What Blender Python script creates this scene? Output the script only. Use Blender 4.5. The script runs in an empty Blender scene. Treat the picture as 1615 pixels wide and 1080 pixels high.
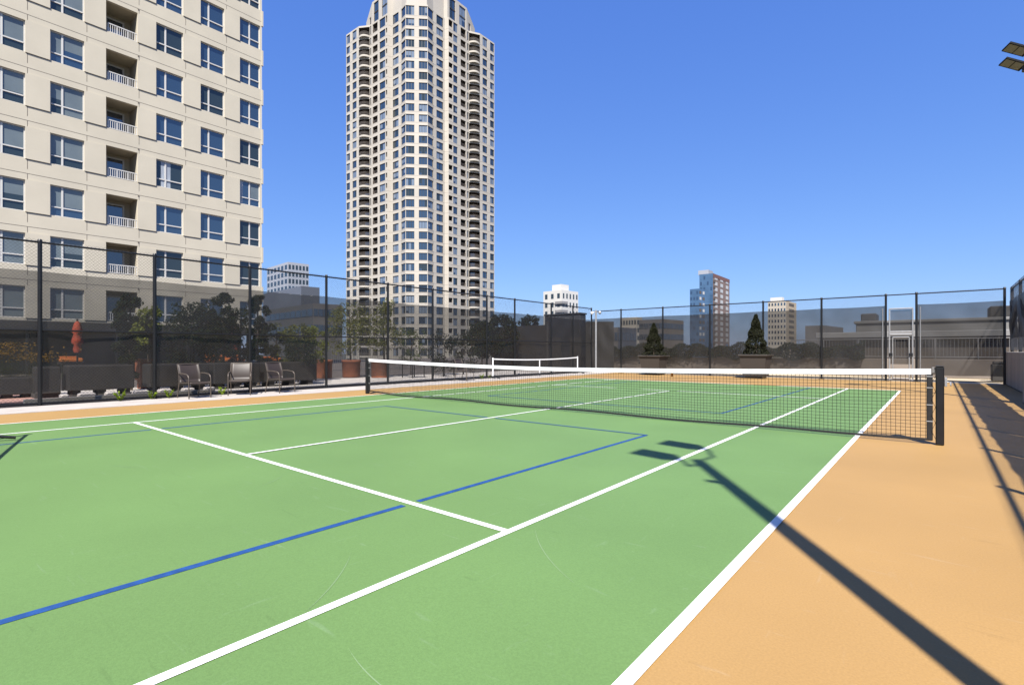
import bpy, math, random
from mathutils import Vector
random.seed(7)
S = bpy.context.scene
COL = S.collection
RAD = math.radians

# ------------------------------------------------------------------ camera (solved from the court's own dimensions)
CAM = Vector((6.411, -9.134, 1.256)); YAW = -0.6905; FPX = 813.2
FW = Vector((math.sin(YAW), math.cos(YAW), 0)); RT = Vector((math.cos(YAW), -math.sin(YAW), 0))
def y_on_x(px, x):
    d = FW + RT * ((px - 807.5) / FPX)
    return CAM.y + d.y * (x - CAM.x) / d.x
def ground(px, depth):
    p = CAM + (FW + RT * ((px - 807.5) / FPX)) * depth
    return p.x, p.y
def height(py, depth):
    return CAM.z + (552.86 - py) / FPX * depth

# ------------------------------------------------------------------ materials
MATS = {}
K = .62      # every paint and stone is darker than it looks: the picture is exposed for bright surfaces
def mat(name, col, rough=.7, metal=0., var=0., scale=6., bump=0., bscale=None, spec=.5, stretch=None, ior=1.45, k=K):
    if name in MATS: return MATS[name]
    col = tuple(c * k for c in col)
    m = bpy.data.materials.new(name); m.use_nodes = True
    nt = m.node_tree; b = nt.nodes['Principled BSDF']
    b.inputs['Base Color'].default_value = (*col, 1); b.inputs['Roughness'].default_value = rough
    b.inputs['Metallic'].default_value = metal; b.inputs['Specular IOR Level'].default_value = spec
    b.inputs['IOR'].default_value = ior
    tc = nt.nodes.new('ShaderNodeTexCoord'); vec = tc.outputs['Object']
    if stretch:
        mp = nt.nodes.new('ShaderNodeMapping'); mp.inputs['Scale'].default_value = stretch
        nt.links.new(vec, mp.inputs['Vector']); vec = mp.outputs['Vector']
    if var:
        n = nt.nodes.new('ShaderNodeTexNoise'); n.inputs['Scale'].default_value = scale; n.inputs['Detail'].default_value = 6
        r = nt.nodes.new('ShaderNodeValToRGB')
        r.color_ramp.elements[0].position = .3; r.color_ramp.elements[1].position = .7
        r.color_ramp.elements[0].color = (*[c * (1 - var) for c in col], 1)
        r.color_ramp.elements[1].color = (*[min(1, c * (1 + var)) for c in col], 1)
        nt.links.new(vec, n.inputs['Vector']); nt.links.new(n.outputs['Fac'], r.inputs['Fac'])
        nt.links.new(r.outputs['Color'], b.inputs['Base Color'])
    if bump:
        n2 = nt.nodes.new('ShaderNodeTexNoise'); n2.inputs['Scale'].default_value = bscale or scale * 8; n2.inputs['Detail'].default_value = 5
        bp = nt.nodes.new('ShaderNodeBump'); bp.inputs['Strength'].default_value = bump; bp.inputs['Distance'].default_value = .02
        nt.links.new(vec, n2.inputs['Vector']); nt.links.new(n2.outputs['Fac'], bp.inputs['Height'])
        nt.links.new(bp.outputs['Normal'], b.inputs['Normal'])
    MATS[name] = m
    return m

def paint_mat(name, col, wear):
    """acrylic sport paint: broad tone patches, fine grain, scattered pale scuffs and darker rubber marks"""
    m = mat(name, col, rough=.62, spec=.3); col = tuple(c * K for c in col); wear = tuple(c * K for c in wear)
    nt = m.node_tree; b = nt.nodes['Principled BSDF']
    N = nt.nodes.new; L = nt.links.new
    tc = N('ShaderNodeTexCoord')
    n1 = N('ShaderNodeTexNoise'); n1.inputs['Scale'].default_value = .55; n1.inputs['Detail'].default_value = 5
    L(tc.outputs['Object'], n1.inputs['Vector'])
    r1 = N('ShaderNodeValToRGB'); r1.color_ramp.elements[0].position = .3; r1.color_ramp.elements[1].position = .72
    r1.color_ramp.elements[0].color = (*[c * .93 for c in col], 1); r1.color_ramp.elements[1].color = (*[c * 1.07 for c in col], 1)
    L(n1.outputs['Fac'], r1.inputs['Fac'])
    cur = r1.outputs['Color']
    for (sc, st, rot, lo, hi, c2, amt) in ((2.3, (1, 7, 1), .5, .66, .74, wear, .2), (3.1, (6, 1, 1), -.3, .68, .76, wear, .16),
                                          (1.7, (1, 9, 1), 1.1, .68, .75, tuple(c * .72 for c in col), .35), (14, (1, 2, 1), .2, .72, .8, wear, .28)):
        mp = N('ShaderNodeMapping'); mp.inputs['Scale'].default_value = st; mp.inputs['Rotation'].default_value = (0, 0, rot)
        L(tc.outputs['Object'], mp.inputs['Vector'])
        n = N('ShaderNodeTexNoise'); n.inputs['Scale'].default_value = sc; n.inputs['Detail'].default_value = 3; n.inputs['Distortion'].default_value = .6
        L(mp.outputs['Vector'], n.inputs['Vector'])
        mr = N('ShaderNodeMapRange'); mr.inputs['From Min'].default_value = lo; mr.inputs['From Max'].default_value = hi
        mr.inputs['To Max'].default_value = amt
        L(n.outputs['Fac'], mr.inputs['Value'])
        mx = N('ShaderNodeMixRGB'); mx.inputs['Color2'].default_value = (*c2, 1)
        L(mr.outputs['Result'], mx.inputs['Fac']); L(cur, mx.inputs['Color1']); cur = mx.outputs['Color']
    sp = N('ShaderNodeTexNoise'); sp.inputs['Scale'].default_value = 95; sp.inputs['Detail'].default_value = 2; L(tc.outputs['Object'], sp.inputs['Vector'])
    sr = N('ShaderNodeMapRange'); sr.inputs['From Min'].default_value = .3; sr.inputs['From Max'].default_value = .7; sr.inputs['To Min'].default_value = .93; sr.inputs['To Max'].default_value = 1.07
    L(sp.outputs['Fac'], sr.inputs['Value'])
    ml = N('ShaderNodeMixRGB'); ml.blend_type = 'MULTIPLY'; ml.inputs['Fac'].default_value = 1; L(cur, ml.inputs['Color1']); L(sr.outputs['Result'], ml.inputs['Color2'])
    L(ml.outputs['Color'], b.inputs['Base Color'])
    g = N('ShaderNodeTexNoise'); g.inputs['Scale'].default_value = 160; L(tc.outputs['Object'], g.inputs['Vector'])
    bp = N('ShaderNodeBump'); bp.inputs['Strength'].default_value = .25; bp.inputs['Distance'].default_value = .004
    L(g.outputs['Fac'], bp.inputs['Height']); L(bp.outputs['Normal'], b.inputs['Normal'])
    return m

def screen_mat(name, clear, col):
    """woven privacy mesh: a share of the light passes straight through the weave"""
    m = bpy.data.materials.new(name); m.use_nodes = True
    nt = m.node_tree; b = nt.nodes['Principled BSDF']; out = nt.nodes['Material Output']
    b.inputs['Base Color'].default_value = (*col, 1); b.inputs['Roughness'].default_value = .48; b.inputs['Specular IOR Level'].default_value = .5
    t = nt.nodes.new('ShaderNodeBsdfTransparent'); mx = nt.nodes.new('ShaderNodeMixShader')
    n = nt.nodes.new('ShaderNodeTexNoise'); n.inputs['Scale'].default_value = 1.3; n.inputs['Detail'].default_value = 4
    tc = nt.nodes.new('ShaderNodeTexCoord'); nt.links.new(tc.outputs['Object'], n.inputs['Vector'])
    mr = nt.nodes.new('ShaderNodeMapRange'); mr.inputs['To Min'].default_value = 1 - clear * 1.15; mr.inputs['To Max'].default_value = 1 - clear * .85
    mr.inputs['From Min'].default_value = .3; mr.inputs['From Max'].default_value = .7
    nt.links.new(n.outputs['Fac'], mr.inputs['Value']); nt.links.new(mr.outputs['Result'], mx.inputs['Fac'])
    nt.links.new(t.outputs[0], mx.inputs[1]); nt.links.new(b.outputs[0], mx.inputs[2]); nt.links.new(mx.outputs[0], out.inputs['Surface'])
    MATS[name] = m
    return m

def leaf_mat(name, col):
    m = mat(name, col, rough=.8, var=.45, scale=3.2, spec=.08)
    nt = m.node_tree; b = nt.nodes['Principled BSDF']; out = nt.nodes['Material Output']
    t = nt.nodes.new('ShaderNodeBsdfTranslucent'); t.inputs['Color'].default_value = (col[0] * .8, col[1] * .95, col[2] * .4, 1)
    mx = nt.nodes.new('ShaderNodeMixShader'); mx.inputs['Fac'].default_value = .3
    nt.links.new(b.outputs[0], mx.inputs[1]); nt.links.new(t.outputs[0], mx.inputs[2]); nt.links.new(mx.outputs[0], out.inputs['Surface'])
    return m

GREEN = paint_mat('court_green', (.154, .274, .086), (.29, .41, .25))
ORANGE = paint_mat('court_orange', (.452, .274, .100), (.56, .42, .27))
WHITE = mat('line_white', (.80, .80, .78), k=.78, rough=.6, var=.05, scale=9)
BLUE = mat('line_blue', (.012, .074, .26), rough=.6, var=.25, scale=14)
KERB = mat('kerb_concrete', (.52, .47, .425), rough=.85, var=.12, scale=2.5, bump=.3)
CONC = mat('concrete', (.40, .36, .295), rough=.9, var=.18, scale=1.2, bump=.4, bscale=14, stretch=(1, 1, .35))
CREAM = mat('cream_paving', (.62, .50, .33), rough=.85, var=.08, scale=.8)
PATIO = mat('patio_paving', (.20, .165, .145), rough=.9, var=.3, scale=5, bump=.3)
BRICKP = mat('brick_paving', (.36, .20, .16), rough=.9, var=.2, scale=9)
DIRT = mat('soil', (.045, .036, .028), rough=.95, var=.4, scale=8, bump=.6)
BLACKM = mat('black_steel', (.012, .012, .013), rough=.38, spec=.5, var=.2, scale=7)
NETM = mat('net_cord', (.014, .014, .014), rough=.8)
BANDM = mat('net_binding', (.013, .013, .014), rough=.7, var=.3, scale=30)
TAPE = mat('white_tape', (.80, .80, .80), k=.78, rough=.7, var=.06, scale=12, bump=.25, bscale=40)
GALV = mat('galvanised', (.55, .55, .55), rough=.35, metal=.55, var=.12, scale=10)
WIRE = mat('chain_wire', (.030, .030, .031), rough=.45)
SCREEN = screen_mat('windscreen_mesh', .34, (.0150, .0122, .0098))
SCREEN_F = screen_mat('windscreen_far', .27, (.0160, .0135, .0112))
SCREEN_R = screen_mat('windscreen_dense', .075, (.013, .0115, .0105))
SLING = mat('chair_sling', (.050, .036, .028), rough=.5, var=.18, scale=60, stretch=(1, 12, 1))
CHAIRF = mat('chair_frame', (.13, .105, .085), rough=.4, metal=.3)
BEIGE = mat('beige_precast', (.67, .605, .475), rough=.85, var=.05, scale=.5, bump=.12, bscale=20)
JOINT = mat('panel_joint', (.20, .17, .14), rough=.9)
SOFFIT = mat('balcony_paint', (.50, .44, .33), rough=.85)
STONE = mat('tower_stone', (.57, .52, .445), rough=.85, var=.07, scale=.25)
STONEJ = mat('tower_joint', (.40, .33, .27), rough=.9)
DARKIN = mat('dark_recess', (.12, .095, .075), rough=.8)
WFRAME = mat('white_frame', (.72, .70, .66), rough=.5)
DFRAME = mat('bronze_frame', (.045, .040, .038), rough=.4)
GLASS = mat('window_glass', (.025, .05, .085), rough=.03, spec=.5, ior=2.2)
GLASS2 = mat('window_glass_pale', (.20, .25, .32), rough=.08, ior=1.8)
GLASS3 = mat('window_glass_green', (.03, .045, .05), rough=.05, ior=1.7)
BLIND = mat('window_blind', (.17, .205, .215), rough=.2, ior=1.7, var=.1, scale=1)
CURT = mat('window_curtain', (.42, .46, .50), rough=.3, ior=1.7, var=.35, scale=6, stretch=(1, 5, .2))
TERRA = mat('terracotta', (.42, .135, .06), rough=.8, var=.15, scale=5)
UMBR = mat('umbrella_cloth', (.55, .09, .04), rough=.8, var=.1, scale=8)
CUSH = mat('orange_cushion', (.72, .20, .03), rough=.85)
PLANTER = mat('dark_planter', (.045, .041, .038), rough=.7, var=.25, scale=4)
BARK = mat('bark', (.09, .065, .045), rough=.95, var=.4, scale=14, bump=.5)
LEAFD = leaf_mat('leaf_dark', (.030, .042, .018))
LEAFM = leaf_mat('leaf_mid', (.12, .15, .04))
LEAFY = leaf_mat('leaf_yellow', (.26, .28, .05))
CONIF = leaf_mat('leaf_conifer', (.038, .040, .024))
LEAFO = leaf_mat('leaf_olive', (.21, .21, .055))
GRASSY = leaf_mat('grass_gold', (.34, .19, .035))
LED = mat('lamp_lens', (.30, .27, .20), rough=.3, var=.2, scale=30)
POLE = mat('pole_bronze', (.025, .021, .019), rough=.5)

# ------------------------------------------------------------------ mesh builder
class MB:
    def __init__(s): s.v = []; s.f = []; s.m = []; s.sm = []
    def add(s, vs, fs, mi=0, smooth=False):
        o = len(s.v); s.v += [tuple(v) for v in vs]
        for f in fs: s.f.append(tuple(o + i for i in f)); s.m.append(mi); s.sm.append(smooth)
        return s
    def quad(s, a, b, c, d, mi=0): return s.add((a, b, c, d), ((0, 1, 2, 3),), mi)
    def box(s, x0, x1, y0, y1, z0, z1, mi=0, bev=0):
        if bev:
            pts = []
            for (x, sx) in ((x0, 1), (x1, -1)):
                for (y, sy) in ((y0, 1), (y1, -1)):
                    pts.append((x, y, sx, sy))
            prof = [(x0 + bev, y0), (x1 - bev, y0), (x1, y0 + bev), (x1, y1 - bev), (x1 - bev, y1), (x0 + bev, y1), (x0, y1 - bev), (x0, y0 + bev)]
            cx, cy = (x0 + x1) / 2, (y0 + y1) / 2
            kx, ky = 1 - 2 * bev / (x1 - x0), 1 - 2 * bev / (y1 - y0)
            ins = [(cx + (x - cx) * kx, cy + (y - cy) * ky) for x, y in prof]
            rings = [(ins, z0), (prof, z0 + bev), (prof, z1 - bev), (ins, z1)]
            vs = [(x, y, z) for r, z in rings for x, y in r]
            fs = [tuple(range(7, -1, -1)), tuple(24 + i for i in range(8))]
            for r in range(3):
                for i in range(8):
                    j = (i + 1) % 8; fs.append((r * 8 + i, r * 8 + j, r * 8 + 8 + j, r * 8 + 8 + i))
            return s.add(vs, fs, mi)
        vs = [(x, y, z) for z in (z0, z1) for y in (y0, y1) for x in (x0, x1)]
        return s.add(vs, ((0, 2, 3, 1), (4, 5, 7, 6), (0, 1, 5, 4), (1, 3, 7, 5), (3, 2, 6, 7), (2, 0, 4, 6)), mi)
    def tube(s, pts, r, n=8, mi=0, cap=True, smooth=True):
        pts = [Vector(p) for p in pts]; rs = r if isinstance(r, (list, tuple)) else [r] * len(pts)
        vs = []; fs = []; up = None
        for i, p in enumerate(pts):
            d = (pts[min(i + 1, len(pts) - 1)] - pts[max(i - 1, 0)]).normalized()
            if up is None: up = Vector((0, 0, 1)) if abs(d.z) < .9 else Vector((1, 0, 0))
            a = d.cross(up).normalized(); b = a.cross(d).normalized(); up = b
            for k in range(n):
                t = 2 * math.pi * (k + .5) / n
                vs.append(p + (a * math.cos(t) + b * math.sin(t)) * rs[i])
        for i in range(len(pts) - 1):
            for k in range(n):
                j = (k + 1) % n; fs.append((i * n + k, i * n + j, i * n + n + j, i * n + n + k))
        s.add(vs, fs, mi, smooth)
        if cap: s.add(vs[:n], (tuple(range(n - 1, -1, -1)),), mi); s.add(vs[-n:], (tuple(range(n)),), mi)
        return s
    def prism(s, poly, z0, z1, mi=0):
        n = len(poly); vs = [(x, y, z0) for x, y in poly] + [(x, y, z1) for x, y in poly]
        fs = [tuple(range(n - 1, -1, -1)), tuple(range(n, 2 * n))] + [(i, (i + 1) % n, n + (i + 1) % n, n + i) for i in range(n)]
        return s.add(vs, fs, mi)
    def lathe(s, prof, c=(0, 0), n=20, mi=0):
        vs = [(c[0] + r * math.cos(2 * math.pi * k / n), c[1] + r * math.sin(2 * math.pi * k / n), z) for r, z in prof for k in range(n)]
        fs = [(i * n + k, i * n + (k + 1) % n, i * n + n + (k + 1) % n, i * n + n + k) for i in range(len(prof) - 1) for k in range(n)]
        return s.add(vs, fs, mi, True)
    def leaf(s, p, size, up=.3):
        d = Vector((random.gauss(0, 1), random.gauss(0, 1), random.gauss(0, .8))).normalized()
        e = Vector((random.gauss(0, 1), random.gauss(0, 1), random.gauss(up, .8)))
        e = (e - d * e.dot(d)).normalized(); p = Vector(p)
        w = size * random.uniform(.35, .6); l = size * random.uniform(.7, 1.3)
        return s.add((p - d * l * .5, p + e * w * .5, p + d * l * .5, p - e * w * .5), ((0, 1, 2, 3),))
    def build(s, name, mats, parent=None, world=True):
        me = bpy.data.meshes.new(name)
        vs = s.v
        if parent is not None and world:
            l = base_of(parent)
            vs = [(x - l.x, y - l.y, z - l.z) for x, y, z in vs]
        me.from_pydata(vs, [], s.f)
        for m in (mats if isinstance(mats, (list, tuple)) else (mats,)): me.materials.append(m)
        me.polygons.foreach_set('material_index', s.m); me.polygons.foreach_set('use_smooth', s.sm)
        me.update()
        o = bpy.data.objects.new(name, me); COL.objects.link(o)
        if parent is not None: o.parent = parent
        return o
def base_of(o):
    v = Vector((0, 0, 0))
    while o is not None: v = v + o.location; o = o.parent
    return v
def tag(o, label, cat, group=None):
    o['label'] = label; o['category'] = cat
    if group: o['group'] = group
    return o
def thing(name, label, cat, loc=(0, 0, 0), rz=0, group=None):
    o = bpy.data.objects.new(name, None); COL.objects.link(o); o.empty_display_size = .2
    o.location = loc; o.rotation_euler = (0, 0, rz)
    return tag(o, label, cat, group)
def struct(name, mb, m):
    o = mb.build(name, m); o['kind'] = 'structure'; return o
def copy_tree(o, parent=None):
    c = o.copy(); COL.objects.link(c); c.parent = parent
    for ch in [k for k in bpy.data.objects if k.parent is o]: copy_tree(ch, c)
    return c
def quick(name, mb, m, label, cat, group=None):
    return tag(mb.build(name, m), label, cat, group)

# ------------------------------------------------------------------ ground, decks, court
struct('city_ground', MB().box(-3000, 3000, -3000, 3000, -24, -20), mat('city_ground', (.10, .105, .09), var=.4, scale=.02, rough=.95))
struct('podium_deck', MB().box(-60, 24, -45, 62, -20, -.03), PATIO)
struct('court_surround', MB().box(-7.74, 8.33, -20, 17.3, -.02, 0), ORANGE)
struct('court', MB().quad((-5.9, -11.9, .004), (5.5, -11.9, .004), (5.5, 11.0, .004), (-5.9, 11.0, .004)), GREEN)
struct('kerb', MB().box(-9.2, -7.74, -20, 17.3, -.02, .012), KERB)
struct('soil_strip', MB().box(-10.6, -9.2, -20, 17.3, -.02, .0), DIRT)
struct('brick_path', MB().box(-14.5, -10.6, -20, -6.0, -.02, .012), BRICKP)
struct('patio_strip', MB().box(-15.2, -10.6, -6.0, 16, -.02, .008), mat('pale_pavers', (.42, .38, .34), rough=.9, var=.15, scale=3))
struct('terrace_floor', MB().box(-9.2, 9.2, 17.3, 22.0, -.02, -.004), CREAM)
tf = MB().quad((-9.0, 18.2, .004), (-5.2, 18.2, .004), (-5.6, 20.6, .004), (-9.0, 20.6, .004))
struct('turf', tf, mat('turf', (.16, .22, .05), rough=.9, var=.3, scale=20))
lm = MB(); Z = .008
def line(x0, y0, x1, y1, w, mb, z=Z):
    d = Vector((x1 - x0, y1 - y0, 0)).normalized(); n = Vector((-d.y, d.x, 0)) * w / 2
    a, b = Vector((x0, y0, z)), Vector((x1, y1, z)); mb.quad(a - n, b - n, b + n, a + n)
XR, XS, XL, XLS = 5.50, 4.12, -5.87, -4.38
Y0, Y1 = -11.9, 11.0
line(XR, Y0, XR, Y1, .062, lm); line(XS, Y0, XS, Y1 - .05, .058, lm); line(XL, Y0, XL, Y1, .055, lm); line(XLS, Y0, XLS, Y1 - .05, .055, lm)
line(XL + .03, Y1, XR - .03, Y1, .09, lm, Z + .004); line(XL + .03, Y0, XR - .03, Y0, .09, lm, Z + .004)
line(XLS + .03, -6.4, XS - .03, -6.4, .058, lm); line(XLS + .03, 6.4, XS - .03, 6.4, .055, lm)
line(.0, -6.37, .0, 6.37, .05, lm, Z + .004)
struct('court_line', lm, WHITE)
sc = MB()
for (x, y, a, l, c) in ((4.2, -6.2, -.9, 1.0, .5), (3.6, -7.3, -.7, .8, -.4), (1.6, -7.0, 1.9, .5, .6), (-.6, -7.6, .3, .6, .3), (2.2, -4.6, .1, .45, -.5), (-1.8, -6.9, 2.4, .5, .5), (4.7, -4.3, 1.2, .4, .8),
                        (.6, -5.2, 2.8, .5, .2), (-2.4, -5.0, .9, .6, -.3), (4.5, -7.9, -.3, .5, .4)):
    p = Vector((x, y, .0058)); L_ = []
    for k in range(13): L_.append(p.copy()); p += Vector((math.cos(a), math.sin(a), 0)) * l / 12; a += c / 12
    for k in range(12):
        d = (L_[k + 1] - L_[k]).normalized(); n = Vector((-d.y, d.x, 0)) * .0028 * math.sin(math.pi * (k + .5) / 12)
        sc.quad(L_[k] - n, L_[k + 1] - n, L_[k + 1] + n, L_[k] + n)
struct('court_scuff', sc, mat('scuff_mark', (.23, .35, .17), rough=.7))
bl = MB(); ZB = .0065
for x in (3.08, -3.2):
    line(x, -11, x, -6.48, .06, bl, ZB); line(x, -6.33, x, -2.0, .06, bl, ZB); line(x, 1.45, x, 6.25, .05, bl, ZB); line(x, 6.5, x, 10.7, .05, bl, ZB)
line(-3.22, -1.98, -.1, -1.98, .05, bl, ZB + .003); line(.1, -1.98, 3.1, -1.98, .05, bl, ZB + .003)
line(-3.22, 1.45, -.1, 1.45, .05, bl, ZB + .003); line(.1, 1.45, 3.1, 1.45, .05, bl, ZB + .003)
struct('pickleball_line', bl, BLUE)

# ------------------------------------------------------------------ main tennis net
NY = -.22; NX = 6.43; HP = 1.04; HC = .905
def ntop(x): return HC + (HP - .03 - HC) * (abs(x) / 6.2) ** 1.6
tn = thing('tennis_net', 'long black tennis net with white headband stretched across the green court', 'tennis net', (0, NY, 0))
for sx in (-1, 1):
    mb = MB(); mb.box(sx * NX - .045, sx * NX + .045, NY - .045, NY + .045, .0, HP, bev=.012)
    p = mb.build('net_post', BLACKM, tn)
    mb = MB(); mb.box(sx * NX - .046, sx * NX + .046, NY - .046, NY + .046, HP + .001, HP + .014, bev=.005); mb.build('cap', BANDM, p)
    if sx > 0:
        mb = MB(); mb.box(NX + .046, NX + .075, NY - .03, NY + .03, .78, .90, bev=.006)
        mb.tube([(NX + .075, NY, .84), (NX + .11, NY, .84), (NX + .11, NY - .09, .80)], .009, 6); mb.build('winch', GALV, p)
xs = [-6.34 + 12.68 * i / 60 for i in range(61)]
mb = MB()
for a, b in zip(xs[:-1], xs[1:]):
    for dy in (-.013, .013):
        q = [(a, NY + dy, ntop(a) - .075), (b, NY + dy, ntop(b) - .075), (b, NY + dy, ntop(b)), (a, NY + dy, ntop(a))]
        mb.quad(*(q if dy < 0 else q[::-1]))
    mb.quad((a, NY - .013, ntop(a)), (b, NY - .013, ntop(b)), (b, NY + .013, ntop(b)), (a, NY + .013, ntop(a)))
    mb.quad((b, NY - .013, ntop(b) - .075), (a, NY - .013, ntop(a) - .075), (a, NY + .013, ntop(a) - .075), (b, NY + .013, ntop(b) - .075))
for x in (-6.34, 6.34):
    q = [(x, NY - .013, ntop(x) - .075), (x, NY + .013, ntop(x) - .075), (x, NY + .013, ntop(x)), (x, NY - .013, ntop(x))]
    mb.quad(*q)
mb.build('headband', TAPE, tn)
mb = MB()
def nbot(x): return .045 + .012 * math.sin(x * 1.7) + .03 * max(0, abs(x) - 5.2)
step = .054; n = int(12.6 / step)
for i in range(n + 1):
    x = -6.3 + i * step
    j = .004 * math.sin(i * 1.3)
    mb.tube([(x, NY, nbot(x)), (x + j, NY + .006 * math.sin(i * .37), .5), (x, NY, ntop(x) - .07)], .0030, 3, cap=False, smooth=False)
for k in range(1, 18):
    t = k / 18
    mb.tube([(x, NY, nbot(x) + (ntop(x) - .07 - nbot(x)) * t + .003 * math.sin(x * 5 + k)) for x in xs], .0030, 3, cap=False, smooth=False)
mb.build('netting', NETM, tn)
mb = MB()
for a, b in zip(xs[:-1], xs[1:]):
    for dy in (-.008, .008):
        q = [(a, NY + dy, nbot(a) - .018), (b, NY + dy, nbot(b) - .018), (b, NY + dy, nbot(b) + .008), (a, NY + dy, nbot(a) + .008)]
        mb.quad(*(q if dy < 0 else q[::-1]))
mb.tube([(x, NY, nbot(x) + .008) for x in xs], .006, 5); mb.build('bottom_band', BANDM, tn)
for sx in (-1, 1):
    mb = MB(); x = sx * 6.325
    mb.box(x - .033, x + .033, NY - .012, NY + .012, .05, HP - .09, bev=.008)
    o = mb.build('side_band', BANDM, tn)
    mb = MB(); pts = []
    for k in range(9):
        z = .08 + k * .105; pts.append((x + sx * .02 if k % 2 else sx * (NX - .045), NY - .016, z))
    mb.tube(pts, .0035, 4); mb.build('lacing_cord', NETM, tn)
    for z in (.3, .52, .75, .9): MB().box(x - .036, x + .036, NY - .016, NY + .016, z, z + .014, bev=.004).build('tie_strap', mat('strap_grey', (.30, .30, .30), rough=.6), o)
    mb = MB(); mb.tube([(sx * 6.34, NY, HP - .06), (sx * (NX - .03), NY, HP - .01)], .006, 6); mb.box(min(sx * 6.345, sx * 6.383), max(sx * 6.345, sx * 6.383), NY - .02, NY + .02, HP - .085, HP - .005, bev=.006)
    mb.build('cable_sleeve', mat('sleeve_grey', (.22, .21, .20), rough=.6), tn)

# ------------------------------------------------------------------ portable nets
def portable_net(label, loc, rz, L=6.2, h=.93):
    t = thing('portable_net', label, 'portable net', loc, rz, 'portable pickleball nets')
    for s in (-1, 1):
        x = s * L / 2
        p = MB().tube([(x, 0, .12), (x, 0, h)], .032, 10).build('net_post', TAPE, t, world=False)
        f = MB(); f.tube([(x, -.42, .03), (x, -.3, .05), (x, 0, .12), (x, .3, .05), (x, .42, .03)], .022, 8)
        f.build('foot', BLACKM, t, world=False)
    m = MB(); N = 24
    tz = lambda x: h - .03 - .07 * (1 - (2 * x / L) ** 2)
    X = [-L / 2 + .05 + (L - .1) * i / N for i in range(N + 1)]
    for a, b in zip(X[:-1], X[1:]):
        m.add([(a, -.01, tz(a) - .055), (b, -.01, tz(b) - .055), (b, -.01, tz(b)), (a, -.01, tz(a)), (a, .01, tz(a) - .055), (b, .01, tz(b) - .055), (b, .01, tz(b)), (a, .01, tz(a))],
              ((0, 1, 2, 3), (5, 4, 7, 6), (3, 2, 6, 7), (1, 0, 4, 5)))
    m.build('headband', TAPE, t, world=False)
    m = MB(); m.box(-.025, .025, -.013, .013, .13, tz(0) - .056); m.build('center_strap', TAPE, t, world=False)
    m = MB(); m.tube([(-L / 2, 0, .12), (L / 2, 0, .12)], .018, 6); m.build('base_bar', BLACKM, t, world=False)
    m = MB()
    for i in range(int(L / .06)):
        x = -L / 2 + .06 + i * .06
        if x < L / 2 - .04: m.tube([(x, 0, .14), (x, 0, tz(x) - .05)], .0015, 3, cap=False, smooth=False)
    for k in range(1, 12):
        m.tube([(x, 0, .14 + (tz(x) - .19) * k / 12) for x in X], .0015, 3, cap=False, smooth=False)
    m.build('netting', NETM, t, world=False)
    return t
portable_net('portable net with white posts and tape parked along the left fence', (-8.78, 11.4, .012), RAD(90), L=6.95)
ang = math.atan2(-.53, 2.35)
portable_net('portable net at the left picture edge, only its black foot in view', (-3.66 + 3.1 * math.cos(ang), -8.40 + 3.1 * math.sin(ang), .008), ang)

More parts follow.
